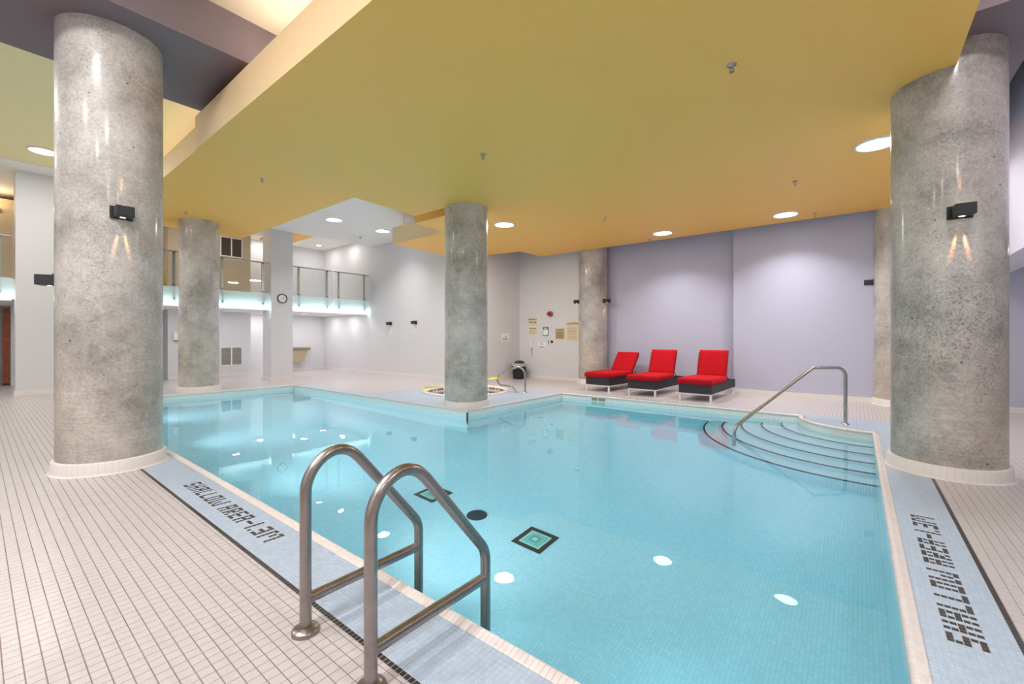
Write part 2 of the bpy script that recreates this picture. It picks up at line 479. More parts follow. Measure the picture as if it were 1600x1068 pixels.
arc = [(CORN[0] + RC * math.cos(a), CORN[1] + RC * math.sin(a)) for a in np.linspace(PI, 1.5 * PI, 25)]
fl.prism([CORN] + arc, -0.25, GZ)
floor = structure('floor', fl, M['grout'])

# ------------------------------------------------------------------ tile fields
def tile_template(px, py, gx, gy, h=0.0016, bev=0.0011):
    hx, hy = (px - gx) / 2, (py - gy) / 2
    v = np.array([(-hx, -hy, GZ), (hx, -hy, GZ), (hx, hy, GZ), (-hx, hy, GZ),
                  (-hx + bev, -hy + bev, 0), (hx - bev, -hy + bev, 0), (hx - bev, hy - bev, 0), (-hx + bev, hy - bev, 0)], dtype=np.float32)
    f = np.array([(4, 5, 6, 7), (0, 1, 5, 4), (1, 2, 6, 5), (2, 3, 7, 6), (3, 0, 4, 7)], dtype=np.int32)
    return v, f

def np_mesh(name, V, F, mat):
    me = bpy.data.meshes.new(name)
    me.vertices.add(len(V)); me.vertices.foreach_set('co', V.astype(np.float32).ravel())
    n = len(F); k = F.shape[1]
    me.loops.add(n * k); me.loops.foreach_set('vertex_index', F.astype(np.int32).ravel())
    me.polygons.add(n); me.polygons.foreach_set('loop_start', np.arange(0, n * k, k, dtype=np.int32))
    me.polygons.foreach_set('use_smooth', np.zeros(n, dtype=bool))
    me.materials.append(mat); me.update(calc_edges=True); me.validate()
    return me

def grid(x0, x1, y0, y1, pitch, ax, ay, keep=None):
    """centres and sizes of tiles on a lattice anchored at (ax, ay), cut at the borders"""
    i0, i1 = math.floor((x0 - ax) / pitch), math.ceil((x1 - ax) / pitch)
    j0, j1 = math.floor((y0 - ay) / pitch), math.ceil((y1 - ay) / pitch)
    I, J = np.meshgrid(np.arange(i0, i1), np.arange(j0, j1), indexing='ij')
    xa = np.maximum(ax + I * pitch, x0); xb = np.minimum(ax + (I + 1) * pitch, x1)
    ya = np.maximum(ay + J * pitch, y0); yb = np.minimum(ay + (J + 1) * pitch, y1)
    R = np.stack([xa.ravel(), xb.ravel(), ya.ravel(), yb.ravel()], 1)
    ok = (R[:, 1] - R[:, 0] > pitch * 0.2) & (R[:, 3] - R[:, 2] > pitch * 0.2)
    R = R[ok]
    if keep is not None: R = R[keep((R[:, 0] + R[:, 1]) / 2, (R[:, 2] + R[:, 3]) / 2)]
    return R

def field_mesh(name, R, gx, gy, mat, bev=0.0006, jit=0.0002):
    n = len(R)
    xa, xb, ya, yb = R[:, 0] + gx / 2, R[:, 1] - gx / 2, R[:, 2] + gy / 2, R[:, 3] - gy / 2
    z = rng.uniform(-jit, jit, n)
    V = np.zeros((n, 8, 3), dtype=np.float32)
    for k, (x, y) in enumerate(((xa, ya), (xb, ya), (xb, yb), (xa, yb))):
        V[:, k, 0] = x; V[:, k, 1] = y; V[:, k, 2] = GZ
    b = bev
    for k, (x, y) in enumerate(((xa + b, ya + b), (xb - b, ya + b), (xb - b, yb - b), (xa + b, yb - b))):
        V[:, 4 + k, 0] = x; V[:, 4 + k, 1] = y; V[:, 4 + k, 2] = z
    f = np.array([(4, 5, 6, 7), (0, 1, 5, 4), (1, 2, 6, 5), (2, 3, 7, 6), (3, 0, 4, 7)], dtype=np.int32)
    Fc = (f[None] + (np.arange(n) * 8)[:, None, None]).reshape(-1, 4)
    return np_mesh(name, V.reshape(-1, 3), Fc, mat)

cy_, sy_ = math.cos(YAW), math.sin(YAW)
def screen_size(x, y):
    """how large a tile at (x, y) shows; 0 outside the frame"""
    d = -sy_ * x + cy_ * y; l = cy_ * x + sy_ * y
    px_ = 800 + F_PX * l / np.maximum(d, 1e-3); py_ = 527 + F_PX * 1.3 / np.maximum(d, 1e-3)
    ok = (d > 0.3) & (px_ > -10) & (px_ < 1610) & (py_ < 1075)
    return np.where(ok, 1 / np.maximum(d, 0.1) ** 3, 0)

COLS = [(-5.98, 0.895), (0.677, 5.976), (-5.88, 5.935), (-12.7, 3.5), (-5.97, 11.2), (0.66, 11.2)]
RCOL = 0.41
def off_cols(x, y):
    k = np.ones_like(x, dtype=bool)
    for cx, cy in COLS: k &= (x - cx) ** 2 + (y - cy) ** 2 > (RCOL - 0.03) ** 2
    return k
BLK = 0.0262
# white field
W = [grid(-18.0, 0.529 + BLK, -0.6, 1.029, 0.052, -2.474, 0.126, off_cols),
     grid(0.529 + BLK, 3.3, -0.6, 8.83, 0.052, 0.529 + BLK, 0.126, off_cols),
     grid(-5.4, 3.3, 8.83, 11.46, 0.052, 0.529 + BLK, 8.83, off_cols),
     grid(-8.66, -5.4, 8.64, 11.2, 0.052, -5.4, 8.64, off_cols),
     grid(-18.0, PX0 - 0.055, 1.029, 9.05, 0.052, -2.474, 0.126, off_cols),
     grid(PX0 - 0.055, -8.68, 5.80, 9.05, 0.052, -2.474, 0.126, off_cols)]
W = np.concatenate(W)
sz = screen_size((W[:, 0] + W[:, 1]) / 2, (W[:, 2] + W[:, 3]) / 2)
full = (W[:, 1] - W[:, 0] > 0.0515) & (W[:, 3] - W[:, 2] > 0.0515)
order = np.argsort(-np.where(full, sz, 0))
near, rest = order[:300], order[300:]
GXW, GYW = 0.0024, 0.0036
one = field_mesh('tile', np.array([[-0.026, 0.026, -0.026, 0.026]]), GXW, GYW, M['tile_white'], jit=0)
for i in near:
    r = W[i]; inst('tile', one, floor, ((r[0] + r[1]) / 2, (r[2] + r[3]) / 2, float(rng.uniform(-2e-4, 2e-4))))
o = inst('white_tile_field', field_mesh('white_tile_field', W[rest], GXW, GYW, M['tile_white']), floor); o['kind'] = 'stuff'

gb = MB()
for x0, y0, x1, y1 in ((-12.0, 1.029, 0.555, 1.363), (0.222, -0.5, 0.555, 1.029), (0.222, 1.363, 0.555, 8.65), (-5.4, 8.652, 0.529, 8.83), (-8.66, 5.535, -8.52, 8.64), (-8.52, 5.535, -5.452, 6.4), (-6.32, 6.4, -5.452, 8.64), (-8.52, 8.6, -6.32, 8.64), (-12.0, 5.535, -8.66, 5.8)):
    gb.box(x0, y0, GZ, x1, y1, GZ + 0.0004)
gb.build('pale_grout', M['grout_pale'], floor)
# lettering of small dark tiles
GL = {'S': ['XXX', 'X..', 'XXX', '..X', 'XXX'], 'H': ['X.X', 'X.X', 'XXX', 'X.X', 'X.X'], 'A': ['XXX', 'X.X', 'XXX', 'X.X', 'X.X'],
      'L': ['X..', 'X..', 'X..', 'X..', 'XXX'], 'O': ['XXX', 'X.X', 'X.X', 'X.X', 'XXX'], 'W': ['X...X', 'X...X', 'X.X.X', 'X.X.X', 'XX.XX'],
      'R': ['XXX', 'X.X', 'XXX', 'XX.', 'X.X'], 'E': ['XXX', 'X..', 'XXX', 'X..', 'XXX'], '-': ['...', '...', 'XXX', '...', '...'],
      '1': ['X', 'X', 'X', 'X', 'X'], '.': ['.', '.', '.', '.', 'X'], '3': ['XXX', '..X', 'XXX', '..X', 'XXX'],
      'M': ['XX.XX', 'X.X.X', 'X.X.X', 'X...X', 'X...X'], ' ': ['.', '.', '.', '.', '.']}
def letter_cells(txt):
    col = 0; out = []
    for ch in txt:
        g = GL[ch]
        for r in range(5):
            for c_ in range(len(g[r])):
                if g[r][c_] == 'X': out.append((col + c_, r))
        col += len(g[0]) + 1
    return out
CELLS = letter_cells('SHALLOW AREA-1.3M')
P_ = 0.0261
TEXTS = []   # (origin, along, down-the-letter)
TEXTS.append(((-4.633, 1.2855), (1, 0), (0, -1)))          # beside the ladder
TEXTS.append(((0.3005, 2.621), (0, 1), (1, 0)))            # right-hand edge
TEXTS.append(((-2.26, 8.679), (-1, 0), (0, 1)))            # in front of the loungers, read from the lounger side
dark = set()
text_rects = []
for org, ax, dn in TEXTS:
    L = []
    for c_, r in CELLS:
        x = org[0] + ax[0] * P_ * (c_ + 0.5) + dn[0] * P_ * (r + 0.5)
        y = org[1] + ax[1] * P_ * (c_ + 0.5) + dn[1] * P_ * (r + 0.5)
        L.append((x, y))
    text_rects.append(np.array(L))
def blue_keep(extra=None):
    def k(x, y):
        ok = off_cols(x, y)
        for L in text_rects:
            lo, hi = L.min(0) - 0.05, L.max(0) + 0.05
            s_ = np.where((x > lo[0]) & (x < hi[0]) & (y > lo[1]) & (y < hi[1]))[0]
            if len(s_) == 0: continue
            dx = np.abs(x[s_, None] - L[None, :, 0]); dy = np.abs(y[s_, None] - L[None, :, 1])
            hit = ((dx < P_ * 0.5) & (dy < P_ * 0.5)).any(1)
            ok[s_[hit]] = False
        if extra is not None: ok &= extra(x, y)
        return ok
    return k
in_corner = lambda x, y: (x - CORN[0]) ** 2 + (y - CORN[1]) ** 2 < (RC - 0.075) ** 2
off_tub = lambda x, y: (x - TUB[0]) ** 2 + (y - TUB[1]) ** 2 > (RT + 0.1) ** 2
B = [grid(-12.0, 0.529, 1.055, 1.363, P_, -4.633, 1.2855, blue_keep()),
     grid(0.222, 0.529, -0.5, 1.055, P_, 0.3005, 2.621, blue_keep()),
     grid(0.222, 0.529, 1.363, 8.65, P_, 0.3005, 2.621, blue_keep()),
     grid(-5.4, 0.529, 8.652, 8.83, P_, -2.26, 8.679, blue_keep()),
     grid(-0.75, 0.222, 7.6, 8.652, P_, 0.222, 8.652, blue_keep(in_corner)),
     grid(-8.66, -5.452, 5.535, 8.64, P_, -5.452, 5.535, blue_keep(off_tub)),
     grid(-12.0, -8.66, 5.535, 5.80, P_, -5.452, 5.535, blue_keep())]
B = np.concatenate(B)
sz = screen_size((B[:, 0] + B[:, 1]) / 2, (B[:, 2] + B[:, 3]) / 2)
full = (B[:, 1] - B[:, 0] > P_ * 0.99) & (B[:, 3] - B[:, 2] > P_ * 0.99)
order = np.argsort(-np.where(full, sz, 0))
one_b = field_mesh('blue_tile', np.array([[-P_ / 2, P_ / 2, -P_ / 2, P_ / 2]]), 0.0016, 0.0016, M['tile_blue'], 0.0007, 0)
for i in order[:300]:
    r = B[i]; inst('blue_tile', one_b, floor, ((r[0] + r[1]) / 2, (r[2] + r[3]) / 2, 0))
o = inst('blue_tile_field', field_mesh('blue_tile_field', B[order[300:]], 0.0016, 0.0016, M['tile_blue'], 0.0007), floor); o['kind'] = 'stuff'

one_k = field_mesh('dark_tile', np.array([[-P_ / 2, P_ / 2, -P_ / 2, P_ / 2]]), 0.0032, 0.0032, M['tile_black'], 0.0005, 0)
TL = ['black mosaic lettering SHALLOW AREA-1.3M in the pale blue band left of the pool ladder',
      'black mosaic lettering SHALLOW AREA-1.3M along the right-hand pool edge, nearest the camera',
      'black mosaic lettering SHALLOW AREA-1.3M on the far pool edge before the red loungers']
for L, lab in zip(text_rects, TL):
    c0 = L.mean(0)
    t = thing('depth_marking', lab, 'floor marking', (c0[0], c0[1], 0), 0, 'shallow area depth markings')
    for x, y in L: inst('tile', one_k, t, (x - c0[0], y - c0[1], 0))
# black border lines
def border(name, pts, kindname):
    o = bpy.data.objects.new(name, None); C.objects.link(o); o['kind'] = 'structure'; o.empty_display_size = 0.1
    for x, y in pts: inst('tile', one_k, o, (x, y, 0))
border('trim_1', [(x, 1.042) for x in np.arange(-5.55, 0.53, P_)][:240], 0)
border('trim_2', [(0.542, y) for y in np.arange(1.055, 5.56, P_)], 0)

# ------------------------------------------------------------------ coping round the pool
cw, cl = 0.056, P_ - 0.0014
prof = [(-cw, GZ), (-cw, 0.004), (-cw * 0.86, 0.0065), (-cw * 0.62, 0.0075), (-cw * 0.45, 0.0125), (-cw * 0.2, 0.0155), (-0.001, 0.011), (0.007, 0.002), (0.008, -0.028), (-0.004, -0.028)]
def coping_piece():
    n = len(prof); v = []
    for sgn in (-0.5, 0.5):
        for d, z in prof: v.append((sgn * cl, d, z))
    f = [(i, i + 1, n + i + 1, n + i) for i in range(n - 1)]
    return v, f, [tuple(range(n - 1, -1, -1)), tuple(range(n, 2 * n))]
pv, pf, pcap = coping_piece()
cp = MB().add(pv, [q[::-1] for q in pf], True).add(pv, [q[::-1] for q in pcap], False)
cop_me = cp.mesh('coping_tile', M['coping'])
pieces = []     # x, y, angle ; local +y points to the water
def run(p0, p1, ang):
    n = int(round(math.dist(p0, p1) / P_))
    for i in range(n):
        q = (i + 0.5) / n
        pieces.append((p0[0] + (p1[0] - p0[0]) * q, p0[1] + (p1[1] - p0[1]) * q, ang))
run((PX0, PY0), (PX1, PY0), 0.0)                       # front: water towards +y
run((PX1, PY0), (PX1, CORN[1] - RC), PI / 2)           # right: water towards -x
run((CORN[0] - RC, PY1), (PXI, PY1), PI)               # far: water towards -y
run((PXI, PY1), (PXI, PYI), -PI / 2)                   # tub side: water towards +x
run((PXI, PYI), (PX0, PYI), PI)                        # inner: water towards -y
run((PX0, PYI), (PX0, PY0), -PI / 2)
na = int(RC * PI / 2 / P_)
for i in range(na):
    a = PI + (i + 0.5) / na * PI / 2
    pieces.append((CORN[0] + RC * math.cos(a), CORN[1] + RC * math.sin(a), a - PI / 2))
coping = bpy.data.objects.new('trim_3', None); C.objects.link(coping); coping['kind'] = 'structure'; coping.empty_display_size = 0.1
A = np.array(pieces); sz = screen_size(A[:, 0], A[:, 1]); order = np.argsort(-sz)
for i in order[:300]: inst('coping_tile', cop_me, coping, (A[i, 0], A[i, 1], 0), (0, 0, A[i, 2]))
base_v = np.array(cp.v, dtype=np.float32)
mbr = MB(); Vs = []; rest_i = order[300:]
for i in rest_i:
    c_, s_ = math.cos(A[i, 2]), math.sin(A[i, 2])
    q = base_v.copy(); q[:, 0] = base_v[:, 0] * c_ - base_v[:, 1] * s_ + A[i, 0]; q[:, 1] = base_v[:, 0] * s_ + base_v[:, 1] * c_ + A[i, 1]
    mbr.add(q.tolist(), cp.f, True)
o = mbr.build('coping_run', M['coping'], coping); o['kind'] = 'stuff'

# ------------------------------------------------------------------ pool basin
def uv_mesh(name, quads, mat):
    """quads: (4 points, 4 uv)"""
    me = bpy.data.meshes.new(name); v = []; f = []; uvs = []
    for P4, U4 in quads:
        b = len(v); v += P4; f.append(tuple(range(b, b + len(P4)))); uvs += U4
    me.from_pydata(v, [], f); me.polygons.foreach_set('use_smooth', [False] * len(f)); l = me.uv_layers.new(name='UVMap')
    l.data.foreach_set('uv', [c_ for u in uvs for c_ in u]); me.materials.append(mat); me.update(); return me
ring = [(PX0, PY0), (PX1, PY0), (PX1, CORN[1] - RC)]
ring += [(CORN[0] + RC * math.cos(a), CORN[1] + RC * math.sin(a)) for a in np.linspace(1.5 * PI, PI, 25)[1:]]
ring += [(PXI, PY1), (PXI, PYI), (PX0, PYI)]
def inset(poly, d):
    out = []
    for i in range(len(poly)):
        p0, p1, p2 = Vector(poly[i - 1]), Vector(poly[i]), Vector(poly[(i + 1) % len(poly)])
        a = (p1 - p0).normalized(); b = (p2 - p1).normalized()
        na_, nb_ = Vector((-a.y, a.x)), Vector((-b.y, b.x)); m_ = (na_ + nb_); m_ = m_ / max(m_.length_squared / 2, 0.3)
        out.append(tuple(p1 + m_ * d))
    return out
ring = inset(ring, 0.003)
wq = []; u = 0.0
for i in range(len(ring)):
    a, b = ring[i], ring[(i + 1) % len(ring)]; d = math.dist(a, b)
    wq.append(([(a[0], a[1], PZ), (a[0], a[1], 0.0), (b[0], b[1], 0.0), (b[0], b[1], PZ)], [(u, PZ), (u, 0.0), (u + d, 0.0), (u + d, PZ)]))
    u += d
basin = inst('pool_wall', uv_mesh('pool_wall', wq, M['basin_wall'])); basin['kind'] = 'structure'
pf_ = inst('pool_floor', uv_mesh('pool_floor', [([(PX0 - .1, PY0 - .1, PZ), (PX1 + .1, PY0 - .1, PZ), (PX1 + .1, PYI, PZ), (PX0 - .1, PYI, PZ)], [(PX0 - .1, PY0 - .1), (PX1 + .1, PY0 - .1), (PX1 + .1, PYI), (PX0 - .1, PYI)]),
        ([(PXI - .1, PYI, PZ), (PX1 + .1, PYI, PZ), (PX1 + .1, PY1 + .1, PZ), (PXI - .1, PY1 + .1, PZ)], [(PXI - .1, PYI), (PX1 + .1, PYI), (PX1 + .1, PY1 + .1), (PXI - .1, PY1 + .1)])], M['basin_floor']))
pf_['kind'] = 'structure'
# curved steps in the far right corner
RS = [0.92, 1.178, 1.469, 1.769, 2.063, 2.354]
ZS = [WZ - d for d in (0.19, 0.345, 0.50, 0.66, 0.83)]
steps = bpy.data.objects.new('pool_steps', None); C.objects.link(steps); steps['kind'] = 'structure'
def a_span(r):
    return PI, 1.5 * PI
for k in range(5):
    r0, r1, zt = (RS[k] if k else RC - 0.05), RS[k + 1], ZS[k]
    quads = []; N = 40
    for i in range(N):
        a, b = PI + PI / 2 * i / N, PI + PI / 2 * (i + 1) / N
        P = lambda r, t, z: (CORN[0] + r * math.cos(t), CORN[1] + r * math.sin(t), z)
        quads.append(([P(r0, a, zt), P(r1, a, zt), P(r1, b, zt), P(r0, b, zt)], [(r0, a * r1), (r1, a * r1), (r1, b * r1), (r0, b * r1)]))
        quads.append(([P(r1, a, zt), P(r1, a, PZ), P(r1, b, PZ), P(r1, b, zt)], [(a * r1, zt), (a * r1, PZ), (b * r1, PZ), (b * r1, zt)]))
    inst('step', uv_mesh('step', quads, M['step']), steps)
    nz = MB().lathe([(r1 - 0.026, zt + 0.001), (r1 + 0.004, zt + 0.002), (r1 + 0.004, zt - 0.028)], 40, (CORN[0], CORN[1], 0), False, a0=PI, a1=1.5 * PI)
    nz.build('nosing', M['black_tile_wet'], steps)
# black depth line on the inner corner
mk = MB()
for i in range(26):
    z0 = -0.03 - i * 0.0262
    mk.box(PXI - 0.016, PYI - 0.008, z0 - 0.023, PXI + 0.008, PYI + 0.016, z0)
o = mk.build('corner_marker', M['tile_black']); tag(o, 'black tile stripe down the protruding pool corner below the middle column', 'marking')
# water
wp = MB()
wr = inset(ring, -0.02); nr = len(wr)
wp.add([(x, y, WZ) for x, y in wr], [tuple(range(nr))], True)
wp.add([(x, y, WZ) for x, y in wr] + [(x, y, PZ - 0.04) for x, y in wr], [(i, nr + i, nr + (i + 1) % nr, (i + 1) % nr) for i in range(nr)] + [tuple(range(2 * nr - 1, nr - 1, -1))])
water = wp.build('pool_water', M['water']); water['kind'] = 'structure'
try:
    water.cycles.is_caustics_caster = True
    for ob in [basin, pf_] + list(steps.children): ob.cycles.is_caustics_receiver = True
except Exception as ex: print('caustics', ex)
# inlaid diamonds and drain on the pool floor
def inlay(x0, y0, label):
    t = thing('floor_inlay', label, 'floor inlay', (x0 + 0.166, y0 + 0.166, PZ), 0, 'square inlays on the pool floor')
    b = MB(); h = 0.166; p = h * 2 / 13
    for i in range(13):
        for j in range(13):
            if min(i, j, 12 - i, 12 - j) < 2:
                b.box(-h + i * p + .001, -h + j * p + .001, 0.0, -h + (i + 1) * p - .001, -h + (j + 1) * p - .001, 0.006)
    o = b.build('border', M['black_tile_wet'], t); o['kind'] = 'stuff'
    q = h - 2 * p
    MB().box(-q, -q, 0, q, q, 0.004).build('field', M['green_tile_pale'], t)
    MB().box(-q * .82, -q * .82, 0.004, q * .82, q * .82, 0.007).build('field', M['green_tile'], t)
    MB().box(-q * .45, -q * .45, 0.007, q * .45, q * .45, 0.010).build('field', M['green_tile_dark'], t)
    MB().box(-q * .2, -q * .2, 0.010, q * .2, q * .2, 0.013).build('field', M['green_tile_pale'], t)
    for c_ in t.children: c_.cycles.is_caustics_receiver = True
inlay(-2.567, 3.19, 'dark bordered green square tile inlay on the pool floor, right of the round drain')
inlay(-4.06, 3.22, 'dark bordered green square tile inlay on the pool floor, seen between the ladder rails')
dr = MB().lathe([(0.11, 0.0), (0.108, 0.012), (0.09, 0.014), (0.0, 0.014)], 28, (-3.15, 3.34, PZ)).build('floor_drain', M['black_metal'])
tag(dr, 'round black main drain on the pool floor left of the square inlay', 'drain')
dr.cycles.is_caustics_receiver = True
# skimmer mouth on the far wall
t = thing('skimmer', 'small two-hole skimmer mouth in the far pool wall below the red loungers', 'skimmer', (-4.45, PY1 - 0.004, -0.055))
MB().box(-0.17, -0.008, -0.045, 0.17, 0.0, -0.038).box(-0.17, -0.008, 0.028, 0.17, 0.0, 0.035).box(-0.17, -0.008, -0.038, -0.163, 0.0, 0.028).box(0.163, -0.008, -0.038, 0.17, 0.0, 0.028).box(-0.02, -0.008, -0.038, 0.0, 0.0, 0.028).build('frame', M['skirt'], t)
MB().box(-0.163, -0.003, -0.038, 0.163, -0.001, 0.028).build('opening', M['reveal_dark'], t)

# ------------------------------------------------------------------ round hot tub
tub = thing('hot_tub', 'round sunken hot tub with white tiled rim behind the middle column', 'hot tub', (TUB[0], TUB[1], 0))
MB().lathe([(RT + 0.1, 0.0), (RT + 0.095, 0.03), (RT + 0.06, 0.045), (RT + 0.02, 0.04), (RT, 0.02), (RT, -0.12)], 64).build('rim', M['coping'], tub)
MB().lathe([(RT, -0.12), (RT, -0.45), (RT - 0.35, -0.46), (RT - 0.37, -0.9), (0.0, -0.9)], 64).build('basin', M['basin_wall'] if False else M['skirt'], tub)
MB().lathe([(RT - 0.002, -0.055), (RT - 0.012, -0.06), (RT - 0.012, -0.11), (RT - 0.002, -0.115)], 64).build('tile_band', M['grout_pale'], tub)

# ------------------------------------------------------------------ walls
wm = M['wall']
def wall(name, x0, y0, z0, x1, y1, z1, mat=None, parent=None):
    return structure(name, MB().box(x0, y0, z0, x1, y1, z1), mat or wm, parent)
wall('wall_north', -2.28, 11.2, 0, X_END, 11.7, 5.5, M['wall_cool'])            # right part behind the loungers
wall('wall_north_recess', -5.97, 11.45, 0, -2.28, 11.7, 5.5, M['wall_cool'])
wall('wall_north_left', -8.65, 11.2, 0, -5.97, 11.7, 5.5)
wall('wall_tub_side', -9.0, 9.05, 0, -8.65, 11.7, 5.5)
wall('wall_northwest', -18.8, 9.05, 0, -9.0, 9.4, 5.5)
wall('wall_east', X_END, -4.2, 0, X_END + 0.2, 11.9, 5.5)
wall('wall_south', -18.8, -4.4, 0, X_END, -4.2, 5.5)
wall('wall_west', -19.0, -4.4, 0, -18.8, 9.4, 5.5)
wall('wall_west_inner', -17.6, 6.05, 0, -17.2, 9.05, 5.5)
wall('wall_west_grille', -17.6, 3.74, 0, -16.5, 6.05, 2.16)
wall('wall_west_upper', -17.6, 3.74, 2.62, -16.5, 6.05, 5.5, M['tan'])
# skirting tiles
def base(name, x0, y0, x1, y1, h=0.1): structure(name, MB().box(x0, y0, 0, x1, y1, h * 0.82).box(x0, y0, h * 0.82, x1, y1, h), M['skirt'])
base('baseboard_north', -2.28, 11.18, X_END, 11.2)
base('baseboard_north_recess', -5.6, 11.43, -2.28, 11.45)
base('baseboard_north_left', -8.65, 11.18, -6.3, 11.2)
base('baseboard_tub_side', -8.65, 9.05, -8.63, 11.18)
base('baseboard_northwest', -17.2, 9.03, -8.65, 9.05)
base('baseboard_west_inner', -17.2, 6.05, -17.18, 9.03)
base('baseboard_west_grille', -16.5, 3.74, -16.48, 6.05)
# ceilings
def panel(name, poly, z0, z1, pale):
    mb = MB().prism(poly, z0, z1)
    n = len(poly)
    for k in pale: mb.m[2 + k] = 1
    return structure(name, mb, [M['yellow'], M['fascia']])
def ceil(name, x0, y0, z0, x1, y1, z1, mat): return structure(name, MB().box(x0, y0, z0, x1, y1, z1), mat)
ceil('ceiling', -19, -4.4, 5.5, X_END + .2, 11.9, 5.7, M['ceil_white'])
ceil('ceiling_high_left', -14.0, -4.2, 5.05, -6.87, 2.9, 5.15, M['ceil_pale'])
ceil('ceiling_front', -5.26, -4.2, 4.8, 0.1, 2.9, 4.9, M['ceil_beige'])
ceil('ceiling_front_right', 0.1, -4.2, 4.8, X_END, 11.2, 4.9, M['dark_void'])
ceil('ceiling_white_left', -13.9, 4.6, 4.6, -6.87, 9.05, 4.75, M['ceil_white'])
ceil('ceiling_upstairs', -18.8, 2.0, 4.88, -13.9, 9.05, 5.2, M['ceil_white'])
ceil('ceiling_upstairs_left', -18.8, -2.0, 5.03, -13.9, 2.0, 5.2, M['ceil_white'])
beam1 = ceil('beam', -6.87, -4.2, 4.33, -5.26, 5.9, 4.85, M['purple'])
beam2 = ceil('beam.001', 0.1, 5.2, 4.0, 1.26, 11.2, 4.8, M['purple'])
structure('beam.002', MB().box(-10.35, 7.9, 4.32, -9.0, 8.2, 4.6), M['purple'])
t = thing('hanger_rod', 'thin steel rod hanging from the white ceiling to the lower yellow panel', 'rod', (-9.46, 7.2, 4.2))
MB().tube([(0, 0, 0.0), (0, 0, 0.4)], 0.008, 8).build('rod', M['alu'], t)
MB().box(-0.03, -0.03, 0.0, 0.03, 0.03, 0.012).build('plate', M['alu'], t)
main_poly = [(-6.80, 1.83), (0.70, 1.83), (0.70, 10.93), (-7.57, 10.84), (-7.55, 9.84), (-8.64, 9.70), (-8.64, 9.04), (-9.68, 9.04), (-9.59, 6.93),
             (-7.57, 6.93), (-7.50, 5.99), (-6.1, 5.99), (-6.1, 5.62), (-7.02, 5.62)]
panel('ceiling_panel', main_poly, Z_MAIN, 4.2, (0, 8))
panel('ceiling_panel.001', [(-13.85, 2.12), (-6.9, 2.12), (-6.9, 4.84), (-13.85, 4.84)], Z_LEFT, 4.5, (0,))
structure('ceiling_panel.002', MB().box(-16.4, 6.3, 4.72, -14.1, 7.25, 4.8), M['yellow'])
# bulkhead and side room on the right
structure('bulkhead', MB().box(1.6, 3.0, 2.41, 2.04, 11.2, 4.8), M['wall_lav'])
ceil('ceiling_side_room', 2.04, 3.0, 2.72, X_END, 11.2, 2.82, M['dark_void'])

# ------------------------------------------------------------------ concrete columns
CM = [concrete('concrete_a', 1, 0.97, 0.05), concrete('concrete_b', 2, 0.98, 0.06, 1.3), concrete('concrete_c', 3, 1.08, 0.0, 1.2), concrete('concrete_d', 4, 1.05, 0.08, 1.2),
      concrete('concrete_e', 5, 0.98, 0.12, 0.8), concrete('concrete_f', 6, 1.08, 0.2, 0.6)]
CL = ['large round concrete column on the left, in front of the pool corner', 'large round concrete column on the right beside the stepped entry', 'slim-looking round concrete column in the middle beside the hot tub',
      'round concrete column behind the pool beyond the big left one', 'round concrete column half sunk in the wall left of the loungers', 'round concrete column half sunk in the wall behind the big right one']
CT = [4.33, 4.0, Z_MAIN, Z_LEFT, Z_MAIN + .6, Z_MAIN + .23]
for (cx, cy), mat, lab, top in zip(COLS, CM, CL, CT):
    t = thing('column', lab, 'column', (cx, cy, 0), random.uniform(0, 6), 'round concrete columns')
    n = 72
    MB().lathe([(RCOL, 0.0)] + [(RCOL, z) for z in np.linspace(0.12, top, 9)], n).build('shaft', mat, t)
    SKP = [(RCOL + 0.05, 0.0), (RCOL + 0.036, 0.006), (RCOL + 0.031, 0.018), (RCOL + 0.03, 0.108), (RCOL + 0.022, 0.118), (RCOL - 0.005, 0.12)]
    back = MB().lathe([(RCOL + 0.048, 0.0), (RCOL + 0.034, 0.0055), (RCOL + 0.029, 0.018), (RCOL + 0.028, 0.106), (RCOL - 0.005, 0.117)], 56).build('skirting', M['skirt_joint'], t)
    near_col = (cx, cy) in COLS[:2]
    nt = 56; st = 2 * PI / nt; gap = 0.0006 / RCOL
    if near_col:
        if 'skt' not in MATS: MATS['skt'] = MB().lathe(SKP, 2, a0=gap, a1=st - gap).mesh('tile', M['skirt'])
        for k in range(nt): inst('tile', MATS['skt'], back, (0, 0, 0), (0, 0, k * st))
    else:
        mb_ = MB()
        for k in range(nt): mb_.lathe(SKP, 2, a0=k * st + gap, a1=(k + 1) * st - gap)
        o = mb_.build('tile_ring', M['skirt'], back); o['kind'] = 'stuff'

# ------------------------------------------------------------------ ladder handrails
LR = 0.0245
lad = thing('pool_ladder', 'brushed steel pool ladder with two arched rails standing on the deck at the near edge', 'pool ladder', (-1.655, 0.92, 0))
for dx in (-0.25, 0.25):
    pts = [(dx, 0, 0.0), (dx, 0, 0.60)]
    pts += smooth([Vector(p) for p in ((dx, 0, 0.60), (dx, 0.006, 0.655), (dx, 0.035, 0.712), (dx, 0.085, 0.757), (dx, 0.15, 0.775), (dx, 0.213, 0.758), (dx, 0.262, 0.715))], 3)[1:]
    pts2 = fillet([(dx, 0.262, 0.715), (dx, 0.63, 0.275), (dx, 0.63, -1.0)], 0.14, 10)
    r_ = MB().tube([Vector(p) for p in pts] + pts2[1:], LR, 20).build('rail', M['steel'], lad)
    MB().tube([(dx, 0.0, 0.143), (dx, 0.63, 0.143)], LR * 0.98, 18).build('crossbar', M['steel'], r_)
    MB().lathe([(0.0, 0.026), (LR, 0.026), (LR + 0.008, 0.024), (0.052, 0.02), (0.058, 0.012), (0.058, 0.0)], 32, (dx, 0, 0)).build('flange', M['steel'], r_)
